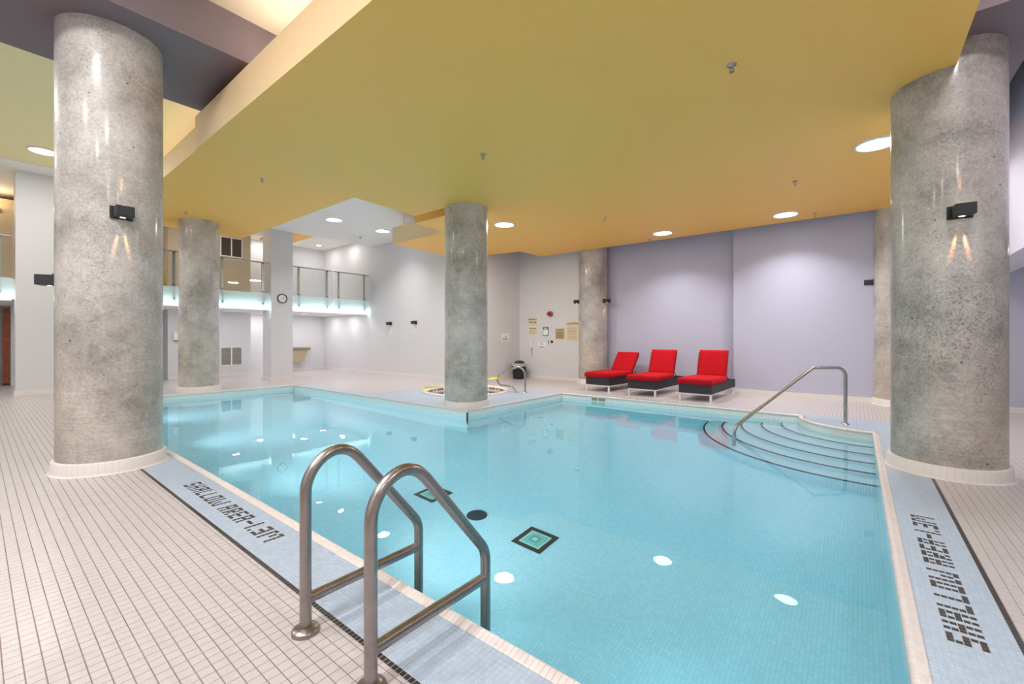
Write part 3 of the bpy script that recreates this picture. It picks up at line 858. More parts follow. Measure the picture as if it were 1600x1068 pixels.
for z in (-0.35, -0.62, -0.89):
    MB().bbox(-0.232, 0.59, z - 0.015, 0.232, 0.68, z + 0.015, 0.006).build('rung', M['steel'], lad)

# stair handrail
t = thing('stair_rail', 'brushed steel handrail running down into the curved pool steps', 'handrail', (-0.143, 8.2, 0))
R0 = lambda u_, z: (-1.287 * u_, -1.13 * u_, z)
pts = fillet([R0(0, -0.02), R0(0, 0.845), R0(0.296, 0.845), R0(0.975, -0.0), R0(1.0, -0.1), R0(1.0, ZS[4])], [0.13, 0.06, 0.05, 0.05], 8)
MB().tube(pts, 0.024, 16).build('rail', M['chrome'], t)
MB().lathe([(0.026, 0.012), (0.05, 0.008), (0.055, 0.0)], 24).build('flange', M['chrome'], t)
# tub handrail
t = thing('tub_rail', 'low looped steel grab rail at the hot tub edge with yellow tape tied on', 'handrail', (-6.116, 8.137, 0))
tp = [(-6.116, 8.137, 0.0), (-6.116, 8.137, 0.35), (-6.13, 8.13, 0.47), (-6.165, 8.114, 0.55), (-6.24, 8.078, 0.60), (-6.319, 8.04, 0.588), (-6.544, 7.933, 0.492), (-6.655, 7.88, 0.43),
      (-6.705, 7.855, 0.375), (-6.724, 7.848, 0.31), (-6.715, 7.851, 0.229), (-6.665, 7.875, 0.175), (-6.6, 7.905, 0.158), (-6.43, 7.99, 0.153), (-6.38, 8.01, 0.125), (-6.34, 8.03, 0.07), (-6.305, 8.047, 0.0)]
tp = [Vector(p) - Vector((-6.116, 8.137, 0)) for p in tp]
MB().tube(smooth(tp), 0.0235, 14).build('rail', M['chrome'], t)
for p in (tp[0], tp[-1]): MB().lathe([(0.024, 0.014), (0.05, 0.01), (0.056, 0.0)], 24, p).build('flange', M['chrome'], t)
# caution tape
def ribbon(pts, h, roll=0.0):
    m = MB(); v = []; P = [Vector(p) for p in pts]
    for i, p in enumerate(P):
        a = roll * i
        d = (P[min(i + 1, len(P) - 1)] - P[max(i - 1, 0)]).normalized(); side = d.cross(Vector((0, 0, 1))).normalized()
        upv = Vector((0, 0, 1)) * math.cos(a) + side * math.sin(a)
        n_ = d.cross(upv) * 0.0006
        v += [p - upv * h + n_, p + upv * h + n_, p + upv * h - n_, p - upv * h - n_]
    f = []
    for i in range(len(P) - 1):
        for k in range(4): f.append((4 * i + k, 4 * i + (k + 1) % 4, 4 * i + 4 + (k + 1) % 4, 4 * i + 4 + k))
    return m.add(v, f)
t = thing('caution_tape', 'yellow caution tape strung from the tub rail around the hot tub rim', 'tape', (-6.72, 7.85, 0))
o0 = Vector((-6.72, 7.85, 0))
pt = smooth([Vector(p) - o0 for p in ((-6.72, 7.85, 0.33), (-6.9, 7.75, 0.31), (-7.1, 7.6, 0.24), (-7.4, 7.35, 0.18), (-7.8, 7.1, 0.12), (-8.15, 6.86, 0.09))], 5)
ribbon(pt, 0.022, 0.25).build('strip', M['tape'], t)
ribbon(smooth([Vector(p) - o0 for p in ((-8.15, 6.86, 0.09), (-8.2, 6.85, 0.07), (-8.18, 6.80, 0.05))], 4), 0.03, 0.1).build('strip', M['tape'], t)
MB().lathe([(0.026, -0.03), (0.032, -0.015), (0.033, 0.015), (0.026, 0.03)], 12, (0, 0, 0.33)).build('knot', M['tape'], t)

# ------------------------------------------------------------------ loungers
def cushion(m, x0, y0, z0, x1, y1, z1, r=0.03, n=5):
    """soft rounded slab, slightly crowned"""
    xs = np.concatenate([[x0], np.linspace(x0 + r, x1 - r, 9), [x1]]); ys = np.concatenate([[y0], np.linspace(y0 + r, y1 - r, 13), [y1]])
    def lift(x, y):
        a = (x - x0) / (x1 - x0) * 2 - 1; b = (y - y0) / (y1 - y0) * 2 - 1
        return 0.012 * (1 - a ** 4) * (1 - b ** 4)
    nx, ny = len(xs), len(ys); v = []
    for z, sg in ((z0, -0.3), (z1, 1.0)):
        for i, x in enumerate(xs):
            for j, y in enumerate(ys):
                e = i in (0, nx - 1) or j in (0, ny - 1)
                v.append((x, y, z + sg * lift(x, y) - (sg > 0) * (r if e else 0) + (sg < 0) * (r * .6 if e else 0)))
    f = []; N = nx * ny
    for i in range(nx - 1):
        for j in range(ny - 1):
            a = i * ny + j
            f.append((a, a + 1, a + ny + 1, a + ny)); f.append((N + a, N + a + ny, N + a + ny + 1, N + a + 1))
    for i in range(nx - 1):
        for j in (0, ny - 1):
            a = i * ny + j; b = a + ny; f.append((a, b, N + b, N + a) if j == 0 else (b, a, N + a, N + b))
    for j in range(ny - 1):
        for i in (0, nx - 1):
            a = i * ny + j; b = a + 1; f.append((b, a, N + a, N + b) if i == 0 else (a, b, N + b, N + a))
    return m.add(v, f, True)

LW_, LL = 0.635, 1.86
def lounger(label, loc, rz, lean):
    """origin under the front centre; length runs +y"""
    t = thing('sun_lounger', label, 'sun lounger', loc, rz, 'red sun loungers along the wall')
    h = LW_ / 2
    for sx in (-1, 1):
        for yy in (0.02, LL - 0.1):
            MB().box(sx * (h - 0.018) - 0.018, yy - 0.018, 0.0, sx * (h - 0.018) + 0.018, yy + 0.018, 0.13).build('leg', M['white_metal'], t)
    MB().box(-h, 0.0, 0.125, h, 0.036, 0.152).box(-h, LL - 0.118, 0.125, h, LL - 0.082, 0.152).box(-h, 0.036, 0.125, -h + 0.036, LL - 0.118, 0.152).box(h - 0.036, 0.036, 0.125, h, LL - 0.118, 0.152).build('frame', M['white_metal'], t)
    wk = MB()
    # wicker skirt: woven bands
    for k in range(8):
        z0 = 0.153 + k * 0.0225; d = 0.002 if k % 2 else 0.0
        wk.box(-h - 0.006 - d, -0.006 - d, z0, h + 0.006 + d, 0.02, z0 + 0.0215)
        wk.box(-h - 0.006 - d, 0.02, z0, -h + 0.02, LL - 0.02, z0 + 0.0215); wk.box(h - 0.02, 0.02, z0, h + 0.006 + d, LL - 0.02, z0 + 0.0215)
        wk.box(-h - 0.006 - d, LL - 0.02, z0, h + 0.006 + d, LL, z0 + 0.0215)
    wk.box(-h + 0.01, 0.01, 0.30, h - 0.01, 1.12, 0.325)
    o = wk.build('wicker_base', M['wicker_dark'], t)
    YP = 1.03
    c = cushion(MB(), -h - 0.03, -0.035, 0.335, h + 0.03, YP + 0.04, 0.455).build('seat_cushion', M['red_fabric'], t)
    for z_ in (0.348, 0.425):
        MB().tube([(-h - 0.03, -0.037, z_), (h + 0.03, -0.037, z_)], 0.004, 6).build('piping', M['red_pipe'], c)
    BL = 0.62
    bk = bpy.data.objects.new('backrest', MB().box(-h, -0.03, 0.0, -h + 0.03, 0.0, BL).box(h - 0.03, -0.03, 0.0, h, 0.0, BL).box(-h + 0.03, -0.028, 0.02, h - 0.03, -0.005, BL - 0.01).box(-h, -0.03, BL, h, 0.0, BL + 0.03).mesh('backrest', M['wicker_dark']))
    C.objects.link(bk); bk.parent = t; bk.location = (0, YP + 0.10, 0.33); bk.rotation_euler = (-lean, 0, 0)
    cu = cushion(MB(), -h + 0.025, 0.06, 0.0, h - 0.0, 0.70, 0.10)
    # stand the slab up: y -> z, z -> -y
    cu.v = [(x, -z, y) for x, y, z in cu.v]
    cu.build('back_cushion', M['red_fabric'], bk)
    # prop arms
    yb = YP + 0.10 + 0.36 * math.sin(lean); zb = 0.33 + 0.36 * math.cos(lean)
    for sx in (-1, 1):
        MB().tube([(sx * (h - 0.03), YP + 0.10 + 0.18 * math.sin(lean) + 0.012, 0.33 + 0.18 * math.cos(lean)), (sx * (h - 0.03), YP + 0.34 + 0.2 * lean, 0.322)], 0.009, 8).build('prop_arm', M['black_metal'], t)
    return t
lounger('red cushioned black wicker lounger most reclined, beside the half-sunk column', (-4.92, 9.46, 0), math.radians(-4), math.radians(40))
lounger('red cushioned black wicker lounger between the other two, backrest half upright', (-3.765, 9.335, 0), math.radians(-1), math.radians(23))
lounger('red cushioned black wicker lounger nearest the stair rail, backrest most upright', (-2.605, 9.26, 0), math.radians(-1.5), math.radians(19))

# ------------------------------------------------------------------ wall sconces
_sc = None
def sconce(loc, ang, label, lit=True, s=1.0, group='black box wall sconces'):
    """ang: direction of the outward normal in the xy plane"""
    t = thing('wall_sconce', label, 'wall sconce', loc, ang - PI / 2 + PI, group)
    # local: -y... outward is local -y after the turn; model outward along -y
    MB().bbox(-0.085 * s, -0.012, -0.06 * s, 0.085 * s, 0.0, 0.06 * s, 0.003).build('back_plate', M['sconce'], t)
    MB().bbox(-0.062 * s, -0.145 * s, -0.05 * s, 0.075 * s, -0.012, 0.05 * s, 0.004).build('housing', M['sconce'], t)
    MB().disc((0, -0.06 * s, -0.0505 * s), 0.022 * s, 16, False).build('lens', M['lamp_warm'], t)
    MB().disc((0, -0.06 * s, 0.0505 * s), 0.022 * s, 16, True).build('lens', M['lamp_warm'], t)
    if lit:
        def spot(dx, p, up=False):
            l = bpy.data.lights.new('lamp', 'SPOT'); l.energy = p * 4 * LW; l.color = (1.0, 0.46, 0.16); l.spot_size = math.radians(9); l.spot_blend = 1.0; l.shadow_soft_size = 0.006
            o = bpy.data.objects.new('lamp', l); C.objects.link(o); o.parent = t
            z = 0.054 * s if up else -0.054 * s
            o.location = (0, -0.034, z)
            d = Vector((dx, 0.075, 0.5 if up else -0.5)); o.rotation_euler = d.to_track_quat('-Z', 'Y').to_euler()
        spot(-0.085, 26); spot(0.085, 26); spot(0.0, 9, True)
    return t
def on_col(i, deg, z, label):
    a = math.radians(deg); cx, cy = COLS[i]
    return sconce((cx + RCOL * math.cos(a), cy + RCOL * math.sin(a), z), a, label)
on_col(0, 0.8, 2.50, 'black box sconce on the front of the big left column')
on_col(0, -117, 1.86, 'black box sconce sticking out sideways on the left of the big left column')
on_col(1, -84, 2.43, 'black box sconce on the front of the big right column')
on_col(4, -8, 2.33, 'black box sconce on the right side of the column by the loungers')
on_col(4, -140, 2.33, 'black box sconce on the left side of the column by the loungers')
on_col(5, -186, 2.40, 'black box sconce on the half-hidden column behind the big right one')
sconce((-12.64, 9.05, 1.78), -PI / 2, 'black box sconce on the white wall, nearer the balcony of two')
sconce((-11.29, 9.05, 1.79), -PI / 2, 'black box sconce on the white wall, nearer the middle column of two')

# ------------------------------------------------------------------ balcony
bal = structure('balcony_slab', MB().box(-18.8, 1.92, 2.16, -14.0, 9.05, 2.62).box(-18.8, 0.595, 2.16, -15.2, 1.92, 2.62).box(-18.8, -2.0, 2.16, -14.8, 0.595, 2.62), M['ceil_white'])
tag(bal, kind='structure')
def pane(y0, y1, x, label):
    t = thing('glass_balustrade', label, 'balustrade', (x, y0, 2.62), 0, 'glass balustrade panels on the balcony')
    L = y1 - y0
    MB().box(-0.006, 0.005, 0.02, 0.006, L - 0.005, 0.94).build('pane', M['glass'], t)
    MB().box(-0.008, 0.005, -0.50, 0.004, L - 0.005, 0.01).build('frosted_pane', M['frost'], t)
    MB().tube([(-0.03, 0, 0.93), (-0.03, L, 0.93)], 0.02, 10).build('top_rail', M['alu'], t)
    for yy in ((0.18, L - 0.18) if L > 1.0 else (0.12, L - 0.12)):
        MB().box(-0.06, yy - 0.03, -0.38, -0.015, yy + 0.03, 0.95).build('post', M['alu'], t)
        for z in (0.06, 0.9, -0.3): MB().tube([(-0.02, yy, z), (0.014, yy, z)], 0.016, 10).build('clamp', M['rail_dark'], t)
    return t
pane(1.95, 3.1, -13.9, 'glass balustrade panel behind the big left column')
pane(3.1, 4.18, -13.9, 'glass balustrade panel behind the round column beyond the pool')
pane(4.2, 5.62, -13.9, 'glass balustrade panel left of the clock pillar')
pane(6.32, 7.62, -13.9, 'glass balustrade panel right of the clock pillar')
pane(7.68, 9.02, -13.9, 'glass balustrade panel meeting the white wall')
pane(-1.5, 0.55, -14.7, 'glass balustrade panel at the left frame edge')
for (y0, y1, x) in ((1.95, 5.64, -13.998), (6.32, 9.04, -13.998), (-1.9, 0.55, -14.798)):
    o = MB().box(x, y0, 2.165, x + 0.012, y1, 2.27).build('light_strip', M['led'])
    tag(o, {1.95: 'glowing white strip under the balcony edge left of the clock pillar', 6.32: 'glowing white strip under the balcony edge right of the clock pillar', -1.9: 'glowing white strip under the balcony edge at the left frame edge'}[y0], 'light strip', 'light strips under the balcony')
# clock pillar, left pillar
structure('pillar', MB().box(-14.48, 5.66, 0, -13.88, 6.30, 5.0), M['wall'])
structure('pillar.001', MB().box(-15.2, 0.595, 0, -14.6, 1.9, 5.06), M['wall'])
structure('baseboard_pillar', MB().box(-14.5, 5.64, 0, -13.86, 6.32, 0.1), M['skirt'])
structure('baseboard_pillar_left', MB().box(-15.22, 0.575, 0, -14.58, 1.92, 0.1), M['skirt'])
ck = thing('wall_clock', 'round white wall clock with black rim high on the square pillar', 'clock', (-13.88, 5.975, 2.505))
def face_x(mb):   # turn a z-up lathe to face +x
    mb.v = [(z, x, y) for x, y, z in mb.v]; return mb
face_x(MB().lathe([(0.145, 0.0), (0.145, 0.035), (0.135, 0.042), (0.125, 0.035), (0.124, 0.015)], 36)).build('rim', M['black_metal'], ck)
face_x(MB().disc((0, 0, 0.016), 0.126, 36)).build('dial', M['white_plastic'], ck)
tk = MB()
for i in range(12):
    a = 2 * PI * i / 12; c_, s_ = math.cos(a), math.sin(a)
    tk.add([(0.017, c_ * r + s_ * q, s_ * r - c_ * q) for r, q in ((0.095, -0.004), (0.115, -0.004), (0.115, 0.004), (0.095, 0.004))], [(0, 1, 2, 3)])
tk.build('hour_marks', M['ink'], ck)
for a, L in ((math.radians(30), 0.085), (math.radians(215), 0.06)):
    c_, s_ = math.cos(a), math.sin(a)
    MB().add([(0.02, c_ * r + s_ * q, s_ * r - c_ * q) for r, q in ((-0.01, -0.005), (L, -0.003), (L, 0.003), (-0.01, 0.005))], [(0, 1, 2, 3)]).build('hand', M['ink'], ck)

# grilles
def grille(loc, w_, h_, label, slat, back, tilt):
    t = thing('vent_grille', label, 'vent', loc, 0, 'double return air grilles')
    fr = MB()
    for y0, y1, z0, z1 in ((-w_ / 2, w_ / 2, -h_ / 2, -h_ / 2 + .03), (-w_ / 2, w_ / 2, h_ / 2 - .03, h_ / 2), (-w_ / 2, -w_ / 2 + .03, -h_ / 2 + .03, h_ / 2 - .03), (w_ / 2 - .03, w_ / 2, -h_ / 2 + .03, h_ / 2 - .03), (-.018, .018, -h_ / 2 + .03, h_ / 2 - .03)):
        fr.box(0, y0, z0, 0.02, y1, z1)
    fr.build('frame', M['white_plastic'], t)
    MB().box(0, -w_ / 2 + .02, -h_ / 2 + .02, 0.003, w_ / 2 - .02, h_ / 2 - .02).build('back', back, t)
    n = 12
    for s_ in (-1, 1):
        y0, y1 = (-w_ / 2 + .03, -.018) if s_ < 0 else (.018, w_ / 2 - .03)
        for k in range(n):
            z = -h_ / 2 + .03 + (k + .5) * (h_ - .06) / n; d = (h_ - .06) / n * .42
            MB().add([(0.004, y0, z + d), (0.004, y1, z + d), (0.016, y1, z - d), (0.016, y0, z - d), (0.006, y0, z + d + .002), (0.006, y1, z + d + .002), (0.018, y1, z - d + .002), (0.018, y0, z - d + .002)],
                     [(0, 1, 2, 3), (7, 6, 5, 4), (0, 4, 5, 1), (2, 6, 7, 3), (1, 5, 6, 2), (0, 3, 7, 4)]).build('slat', slat, t)
grille((-16.5, 5.46, 0.67), 0.66, 0.64, 'double grey louvred grille low on the wall under the balcony', M['louvre'], M['grille_dark'], 1)
grille((-16.5, 5.46, 4.34), 0.66, 0.66, 'double dark grille high on the upstairs wall above the balcony', M['grille_dark'], M['black_metal'], 1)
# drinking fountain
t = thing('drinking_fountain', 'wall hung bronze and tan drinking fountain right of the clock pillar', 'drinking fountain', (-17.19, 7.93, 0.8))
MB().bbox(0.0, -0.4, 0.02, 0.4, 0.4, 0.12, 0.02).build('basin_top', M['bronze'], t)
fb = MB(); fb.add([(0, -.36, .02), (.34, -.36, .02), (.34, .32, .02), (0, .32, .02), (0, -.3, -.44), (.24, -.3, -.44), (.24, .2, -.44), (0, .2, -.44)], [(0, 1, 2, 3), (7, 6, 5, 4), (0, 4, 5, 1), (1, 5, 6, 2), (2, 6, 7, 3), (3, 7, 4, 0)])
fb.build('body', M['fount_tan'], t)
MB().tube([(0.1, -0.25, 0.12), (0.1, -0.25, 0.17), (0.14, -0.25, 0.19)], 0.012, 8).build('spout', M['chrome'], t)
MB().lathe([(0.16, 0.121), (0.15, 0.123), (0.0, 0.122)], 24, (0.22, 0.05, 0)).build('bowl', M['chrome'], t)

# ------------------------------------------------------------------ signs, alarm, phone
def text_mesh(txt, size, mat, parent, loc, rot, name='lettering'):
    cu = bpy.data.curves.new(name, 'FONT'); cu.body = txt; cu.size = size; cu.align_x = 'CENTER'; cu.align_y = 'CENTER'; cu.extrude = 0.0008; cu.resolution_u = 2
    cu.offset = size * 0.012
    ob = bpy.data.objects.new(name, cu); C.objects.link(ob)
    dg = bpy.context.evaluated_depsgraph_get(); me = bpy.data.meshes.new_from_object(ob.evaluated_get(dg))
    bpy.data.objects.remove(ob); me.materials.clear(); me.materials.append(mat)
    o = inst(name, me, parent, loc, rot); return o
RN = (PI / 2, 0, 0)     # facing -y
def sign(x0, z0, x1, z1, label, mat, lines, y=11.2, cat='sign'):
    cx, cz = (x0 + x1) / 2, (z0 + z1) / 2; w_, h_ = x1 - x0, z1 - z0
    t = thing('wall_sign', label, cat, (cx, y, cz))
    MB().bbox(-w_ / 2, -0.006, -h_ / 2, w_ / 2, 0.0, h_ / 2, 0.001).build('board', mat, t)
    for kind, a in lines:
        if kind == 'T':
            txt, size, dz, mm = a; text_mesh(txt, size, mm, t, (0, -0.0075, dz), RN)
        else:
            bx0, bz0, bx1, bz1, mm = a; MB().box(bx0, -0.0075, bz0, bx1, -0.006, bz1).build('print', mm, t)
    return t
def rows(w_, z0, z1, n, mm, th=0.5):
    L = []; st = (z1 - z0) / n
    for k in range(n):
        z = z0 + (k + .5) * st; L.append(('B', (-w_ / 2, z - st * th / 2, w_ / 2 * random.uniform(0.75, 1.0), z + st * th / 2, mm)))
    return L
sign(-8.285, 1.70, -7.945, 1.955, 'cream sign lettered EMERGENCY PHONE above the white wall phone', M['sign_cream'], [('T', ('EMERGENCY', 0.058, 0.05, M['ink'])), ('T', ('PHONE', 0.085, -0.045, M['ink']))])
sign(-8.275, 1.39, -7.945, 1.635, 'pale cream notice below the emergency phone sign', M['sign_cream'], [('B', (-0.13, 0.07, 0.13, 0.09, M['ink_brown']))] + rows(0.26, -0.1, 0.04, 5, M['sign_tan'], 0.35))
sign(-7.72, 1.35, -7.51, 1.63, 'small white notice with teal frame and header beside the cream signs', M['teal'], [('B', (-0.085, -0.115, 0.085, 0.06, M['sign_white'])), ('B', (-0.045, 0.085, 0.045, 0.115, M['sign_white']))])
sign(-7.27, 1.22, -6.90, 1.60, 'tan CAUTION notice with dense print left of the taller one', M['sign_cream'], [('B', (-0.155, -0.15, 0.15, 0.165, M['sign_tan'])), ]
     + [('T', ('CAUTION', 0.06, 0.118, M['ink_brown']))] )
sign(-6.86, 1.20, -6.44, 1.77, 'tall cream CAUTION notice beside the half-sunk column', M['sign_cream'], [('T', ('CAUTION', 0.088, 0.225, M['ink']))] + rows(0.34, -0.25, 0.15, 9, M['sign_tan'], 0.45))
sign(-7.90, 0.98, -7.60, 1.145, 'low white plate lettered 911 right of the wall phone', M['sign_white'], [('T', ('911', 0.09, 0.025, M['ink'])), ('B', (-0.13, -0.07, 0.1, -0.05, M['ink_brown']))])
for o in [x for x in C.objects if x.name.startswith('wall_sign')]:
    pass
dn = [x for x in C.objects if x.get('label', '').startswith('tan CAUTION')][0]
for k in range(7): MB().box(-0.14, -0.0095, -0.14 + k * 0.032, 0.135 - 0.02 * (k % 3), -0.0075, -0.128 + k * 0.032).build('print', M['ink_brown'], dn)
# sign on the tub side wall (faces +x)
t = thing('wall_sign', 'white square pictogram sign on the wall left of the black bin', 'sign', (-8.65, 10.47, 1.32), PI / 2)
MB().bbox(-0.205, -0.006, -0.12, 0.205, 0.0, 0.12, 0.001).build('board', M['sign_white'], t)
MB().add([(0.0, -0.0075, 0.05), (-0.022, -0.0075, -0.0), (-0.016, -0.0075, -0.022), (0.016, -0.0075, -0.022), (0.022, -0.0075, 0.0)], [(0, 1, 2, 3, 4)]).build('print', M['ink'], t)
MB().box(-0.14, -0.0075, -0.075, 0.14, -0.006, -0.055).build('print', M['ink'], t)
# alarm beacon
t = thing('alarm_beacon', 'red domed alarm beacon on a grey base above the signs', 'alarm', (-7.42, 11.2, 2.03))
def face_y(mb): mb.v = [(x, -z, y) for x, y, z in mb.v]; return mb
face_y(MB().lathe([(0.085, 0.0), (0.085, 0.05), (0.07, 0.06), (0.0, 0.06)], 28)).build('base', M['grey_plastic'], t)
face_y(MB().lathe([(0.062, 0.06), (0.06, 0.13), (0.045, 0.165), (0.0, 0.175)], 28)).build('dome', M['red_plastic'], t)
# wall phone
t = thing('wall_phone', 'slim white wall telephone with hanging cord below the cream notice', 'telephone', (-8.156, 11.2, 1.08))
MB().bbox(-0.04, -0.045, -0.1, 0.04, 0.0, 0.1, 0.008).build('handset', M['white_plastic'], t)
MB().tube(smooth([Vector(p) for p in ((0.01, -0.02, -0.1), (0.02, -0.03, -0.25), (0.03, -0.025, -0.38), (0.02, -0.02, -0.30), (0.02, -0.01, -0.12))], 5), 0.005, 6).build('cord', M['grey_plastic'], t)
# buttons near the lower plate
t = thing('push_switch', 'small grey double switch right of the 911 plate', 'switch', (-7.5, 11.2, 1.16))
MB().bbox(-0.05, -0.02, -0.07, 0.05, 0.0, 0.07, 0.005).build('plate', M['white_plastic'], t)
MB().box(-0.02, -0.026, 0.01, 0.03, -0.02, 0.05).box(-0.02, -0.026, -0.05, 0.03, -0.02, -0.01).build('button', M['grey_plastic'], t)
t = thing('wall_buzzer', 'small round black knob on the wall left of the tan notice', 'knob', (-7.38, 11.2, 1.17))
face_y(MB().lathe([(0.04, 0.0), (0.036, 0.03), (0.02, 0.045), (0.0, 0.047)], 18)).build('knob_cap', M['black_metal'], t)
# bin in the corner
t = thing('trash_bin', 'black plastic bin with pale liner in the corner behind the tub rail', 'bin', (-8.33, 10.78, 0))
b = MB(); v = []; n = 28
def sqr(r, n_=28): return [(r * math.copysign(abs(math.cos(2 * PI * i / n_)) ** 0.5, math.cos(2 * PI * i / n_)), r * math.copysign(abs(math.sin(2 * PI * i / n_)) ** 0.5, math.sin(2 * PI * i / n_))) for i in range(n_)]
for r, z in ((0.15, 0.0), (0.17, 0.02), (0.185, 0.45), (0.195, 0.455), (0.195, 0.48), (0.18, 0.48)): v += [(x, y, z) for x, y in sqr(r)]
f = [tuple(range(n - 1, -1, -1))]
for k in range(5):
    for i in range(n): f.append((k * n + i, k * n + (i + 1) % n, (k + 1) * n + (i + 1) % n, (k + 1) * n + i))
b.add(v, f, True).build('body', M['bin_black'], t)
v = []
for r, z, wob in ((0.2, 0.40, 0.03), (0.2, 0.485, 0.0), (0.17, 0.49, 0.0), (0.165, 0.42, 0.0)): v += [(x, y, z + wob * math.sin(5 * i) * 0.8) for i, (x, y) in enumerate(sqr(r))]
f = []
for k in range(3):
    for i in range(n): f.append((k * n + i, k * n + (i + 1) % n, (k + 1) * n + (i + 1) % n, (k + 1) * n + i))
MB().add(v, f, True).build('liner', M['liner'], t)
# lid: swing top
MB().lathe([(0.17, 0.481), (0.15, 0.54), (0.08, 0.57), (0.0, 0.575)], 24).build('lid', M['bin_black'], t)
# life ring on the half hidden column
a = math.radians(-62)
t = thing('life_ring', 'red and white life ring hung on the column half hidden by the big right one', 'life ring', (0.66 + (RCOL + .06) * math.cos(a), 11.2 + (RCOL + .06) * math.sin(a), 1.75), a + PI / 2)
def torus(R, r, a0, a1, n=20, m=12):
    mb = MB(); return mb.tube([(R * math.cos(q), 0, R * math.sin(q)) for q in np.linspace(a0, a1, n)], r, m, True)
for k in range(4):
    torus(0.26, 0.05, k * PI / 2 + 0.16, (k + 1) * PI / 2 - 0.16).build('ring_segment', M['red_plastic'], t)
    torus(0.26, 0.051, k * PI / 2 - 0.16, k * PI / 2 + 0.16, 8).build('ring_band', M['white_plastic'], t)
MB().tube([(0, -0.02, 0.3), (0, 0.05, 0.42)], 0.008, 8).build('hook', M['black_metal'], t)
# wet floor sign upstairs
t = thing('wet_floor_sign', 'yellow folding wet floor sign standing upstairs behind the balcony glass', 'sign', (-14.35, 3.05, 2.62))
for sx in (-1, 1):
    MB().add([(sx * .14, -.15, 0), (sx * .14, .15, 0), (sx * .015, .1, .62), (sx * .015, -.1, .62), (sx * .13, -.15, 0), (sx * .13, .15, 0), (sx * .005, .1, .62), (sx * .005, -.1, .62)],
             [(0, 1, 2, 3), (7, 6, 5, 4), (0, 4, 5, 1), (1, 5, 6, 2), (2, 6, 7, 3), (3, 7, 4, 0)]).build('panel', M['yellow_plastic'], t)
MB().add([(.112, -.05, .15), (.112, .05, .15), (.045, 0, .48)], [(0, 1, 2)]).build('print', M['ink'], t)
# white dispenser under the balcony
t = thing('soap_dispenser', 'small white box on the wall left of the round column beyond the pool', 'dispenser', (-16.5, 3.96, 1.35))
MB().bbox(0, -0.1, -0.14, 0.11, 0.1, 0.12, 0.015).build('case', M['white_plastic'], t)
MB().box(0.02, -0.06, -0.16, 0.09, 0.06, -0.14).build('lever', M['grey_plastic'], t)
# shower tiles and lamp seen past the left pillar
structure('wall_shower', MB().box(-18.8, -2.0, 0, -18.2, 0.51, 2.16), M['louvre'])
t = thing('tile_column', 'narrow column of orange tiles at the shower entry by the left frame edge', 'tile column', (-18.2, 0.575, 0.06))
for k in range(12): 
    for q in range(1):
        MB().bbox(0.0, -0.06, k * 0.17 + .003, 0.03, 0.06, (k + 1) * 0.17 - .003, 0.002).build('tile', M['orange_tile'], t)
structure('door_1', MB().box(-18.2, 0.65, 0, -17.9, 0.9, 2.16), M['wall'])
structure('wall_west_brown', MB().box(-18.8, -2.0, 2.62, -17.2, 3.74, 4.88), M['tan'])
t = thing('wall_lamp', 'bronze wall lamp with two glowing shades upstairs at the left frame edge', 'wall lamp', (-17.2, 0.2, 4.55))
MB().bbox(0, -0.25, -0.05, 0.04, 0.25, 0.05, 0.006).build('back_plate', M['bronze'], t)
for yy in (-0.2, 0.1):
    MB().lathe([(0.0, -0.1), (0.07, -0.1), (0.07, 0.12)], 20, (0.12, yy, 0)).build('shade', M['lamp_warm'], t)
    MB().tube([(0.03, yy, -0.02), (0.12, yy, -0.02)], 0.012, 8).build('arm', M['bronze'], t)
l = bpy.data.lights.new('lamp', 'POINT'); l.energy = 40 * LW; l.color = (1, 0.75, 0.4); l.shadow_soft_size = 0.08
o = bpy.data.objects.new('lamp', l); C.objects.link(o); o.parent = t; o.location = (0.3, -0.1, 0.2)

# ------------------------------------------------------------------ sprinklers
_sp = None
def sprinkler(x, y, z, label):
    global _sp
    if _sp is None:
        a = MB().lathe([(0.042, 0.0), (0.04, -0.006), (0.016, -0.012), (0.012, -0.03)], 20).mesh('escutcheon', M['chrome'])
        b = MB().tube([(-0.014, 0, -0.03), (-0.02, 0, -0.045), (0, 0, -0.062)], 0.004, 6).tube([(0.014, 0, -0.03), (0.02, 0, -0.045), (0, 0, -0.062)], 0.004, 6).mesh('yoke', M['bronze'])
        c_ = MB().lathe([(0.0, -0.06), (0.022, -0.064), (0.022, -0.067), (0.0, -0.067)], 16).mesh('deflector', M['bronze'])
        _sp = (a, b, c_)
    t = thing('sprinkler', label, 'sprinkler', (x, y, z), 0.6, 'ceiling sprinklers')
    for n_, me in zip(('escutcheon', 'yoke', 'deflector'), _sp): inst(n_, me, t)
sprinkler(-0.892, 4.30, Z_MAIN, 'ceiling sprinkler near the upper right of the yellow panel')
sprinkler(-3.944, 4.30, Z_MAIN, 'ceiling sprinkler above the middle column on the yellow panel')
sprinkler(-4.05, 8.11, Z_MAIN, 'ceiling sprinkler between the two downlights beyond the middle column')
sprinkler(-0.775, 8.13, Z_MAIN, 'ceiling sprinkler left of the downlight at the big right column')
sprinkler(-0.666, 10.47, Z_MAIN, 'ceiling sprinkler close to the lavender wall, right of its downlight')
sprinkler(-4.04, 10.53, Z_MAIN, 'ceiling sprinkler at the far panel edge above the loungers')
sprinkler(-8.315, 3.24, Z_LEFT, 'ceiling sprinkler on the upper left yellow panel, right of the column')
sprinkler(-11.82, 3.0, Z_LEFT, 'ceiling sprinkler just above the round column beyond the pool')
sprinkler(-12.75, 7.96, 4.6, 'ceiling sprinkler on the white ceiling near the balcony')
sprinkler(-9.08, 1.80, 5.05, 'ceiling sprinkler on the pale high ceiling behind the left column')

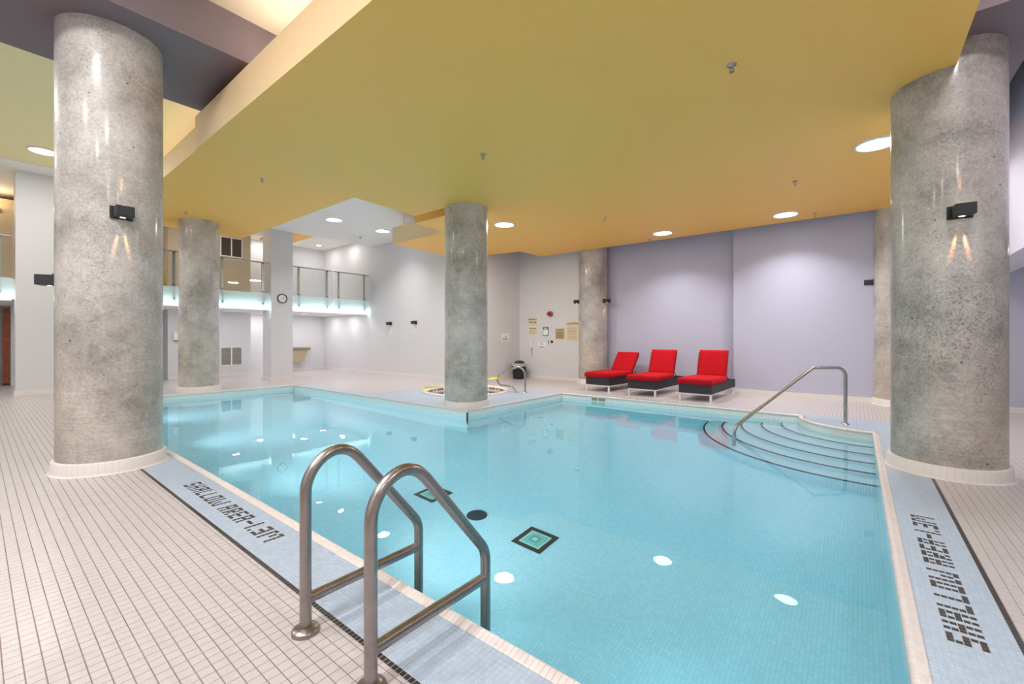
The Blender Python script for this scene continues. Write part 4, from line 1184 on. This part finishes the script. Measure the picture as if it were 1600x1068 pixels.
# ------------------------------------------------------------------ ceiling lights
D = 130
downlight(0.19, 7.2, Z_MAIN, 'round downlight half behind the big right column', power=D * 1.25)
downlight(0.98, 8.6, 4.0, 'round downlight added under the dark beam, hidden by the big right column', r=0.15, power=D * .16, spread=130)  # added lamp, out of sight, to brighten the bulkhead face
downlight(-1.13, 10.2, Z_MAIN, 'round downlight near the lavender wall, upper right of the loungers', power=D * .7, spread=120)
downlight(-3.6, 10.2, Z_MAIN, 'round downlight above the red loungers', power=D * .7, spread=120)
downlight(-6.03, 7.27, Z_MAIN, 'round downlight right beside the middle column', power=D)
downlight(-11.45, 6.33, 4.6, 'round downlight on the white ceiling, nearer the clock pillar', power=D * .6, spread=130)
downlight(-11.48, 7.94, 4.6, 'round downlight on the white ceiling, nearer the white wall', power=D * .45, spread=110)
downlight(-12.8, 0.89, 5.05, 'round downlight on the pale ceiling left of the big left column', power=D)
downlight(-7.6, 7.6, Z_MAIN, 'round downlight added over the hot tub, hidden by the middle column', power=D * 1.6)  # added out of sight to brighten the tub side and sign walls
downlight(1.15, 3.4, 4.8, 'round downlight added beyond the right frame edge by the bulkhead', power=D * .9)  # unseen lamp added to brighten the bulkhead and right deck
# added downlights for broad fill, on the unseen ceiling beside and behind the camera
BEH = ['on the pale ceiling left of the purple beam, nearer the camera', 'on the pale ceiling left of the purple beam, by the near left corner', 'on the beige ceiling just behind the camera, nearer the purple beam', 'on the beige ceiling straight above the camera',
       'on the beige ceiling well behind the camera, nearer the purple beam', 'on the beige ceiling well behind the camera, away from the purple beam', 'on the dark ceiling right behind the camera', 'on the dark ceiling to the right of the camera']
for (x, y, z), lb in zip(((-9.5, -1.5, 5.05), (-12.5, -2.5, 5.05), (-4.0, -0.6, 4.8), (-1.5, -0.6, 4.8), (-4.0, -2.6, 4.8), (-1.3, -2.6, 4.8), (2.6, -1.5, 4.8), (3.2, 1.5, 4.8)), BEH):
    downlight(x, y, z, 'round downlight added ' + lb, power=D * 1.5, r=0.3)
UB = ['left of the round far column', 'between the round far column and the clock pillar', 'above the lit wall strip behind the clock pillar', 'above the drinking fountain', 'in the inner corner past the fountain', 'at the white wall near the balcony edge', 'by the shower entry at the left frame edge', 'right of the clock pillar near the balcony edge']
for (x, y, p), lb in zip(((-15.3, 3.2, 25), (-15.3, 5.2, 25), (-16.6, 6.4, 18), (-16.4, 7.4, 18), (-16.2, 8.5, 18), (-14.9, 8.55, 18), (-16.3, 0.2, 25), (-15.4, 7.4, 18)), UB):
    downlight(x, y, 2.16, 'small downlight under the balcony, ' + lb, 0.1, p, group='small downlights under the balcony')
UU = ['behind the big left column', 'before the dark grille', 'over the lit strip behind the clock pillar', 'in the inner corner', 'at the white wall']
for (x, y, p), lb in zip(((-15.6, 2.6, 20), (-15.6, 4.6, 20), (-16.7, 6.6, 22), (-16.3, 8.4, 25), (-14.9, 8.5, 25)), UU):
    downlight(x, y, 4.88, 'small downlight on the upstairs ceiling, ' + lb, 0.1, p, group='small downlights on the upstairs ceiling')
downlight(3.2, 7.0, 2.72, 'round downlight in the right side room, nearer the camera', 0.15, 40)
downlight(3.4, 9.8, 2.72, 'round downlight in the right side room, nearer the end wall', 0.15, 40)
# added underwater lamps, unseen in the near wall, to brighten pool and ceiling
def pool_fill_lamp(x, y, rz, label):
    t = thing('pool_fill_light', label, 'added pool light', (x, y, -0.62), rz, 'added underwater lamps in the pool walls')
    def fy(mb): mb.v = [(a, c_, b) for a, b, c_ in mb.v]; return mb
    fy(MB().lathe([(0.10, 0.004), (0.125, 0.006), (0.13, 0.02), (0.10, 0.024)], 28)).build('bezel', M['chrome'], t)
    fy(MB().disc((0, 0, 0.01), 0.1, 28)).build('lens', M['lamp_small'], t)
    area_light('lamp', (0, 0.03, 0), 0.2, POOLP, (0.86, 0.96, 1.0), (PI / 2, 0, 0), t, False, 90)
POOLP = 34
for x, lb in ((-10.6, 'at its far left end'), (-8.0, 'behind the big left column'), (-5.4, 'by the left lettering'), (-2.8, 'just left of the ladder')): pool_fill_lamp(x, PY0 + 0.004, 0.0, 'round underwater lamp added in the near pool wall, ' + lb)
# unseen cove strips added on top of the yellow panels to brighten the ceilings
def cove(x0, x1, y, z, p, label):
    t = thing('cove_fill_light', label, 'cove light', ((x0 + x1) / 2, y, z), 0, 'added cove light strips on the ceiling panels')
    L = (x1 - x0) / 2
    MB().box(-L, -0.03, 0.0, L, 0.03, 0.02).build('channel', M['alu'], t)
    MB().box(-L, -0.02, 0.02, L, 0.02, 0.026).build('diffuser', M['lamp_small'], t)
    l = bpy.data.lights.new('lamp', 'AREA'); l.shape = 'RECTANGLE'; l.size = 2 * L; l.size_y = 0.05; l.energy = p * LW; l.color = (1.0, 0.93, 0.8)
    o = bpy.data.objects.new('lamp', l); C.objects.link(o); o.parent = t; o.location = (0, 0, 0.035); o.rotation_euler = (PI, 0, 0)
cove(-13.2, -7.2, 2.35, 4.5, 4, 'added cove strip on top of the upper left yellow panel')
cove(-5.1, 0.0, 2.1, 4.2, 80, 'added cove strip on top of the large yellow panel')
print('objects', len(bpy.data.objects))
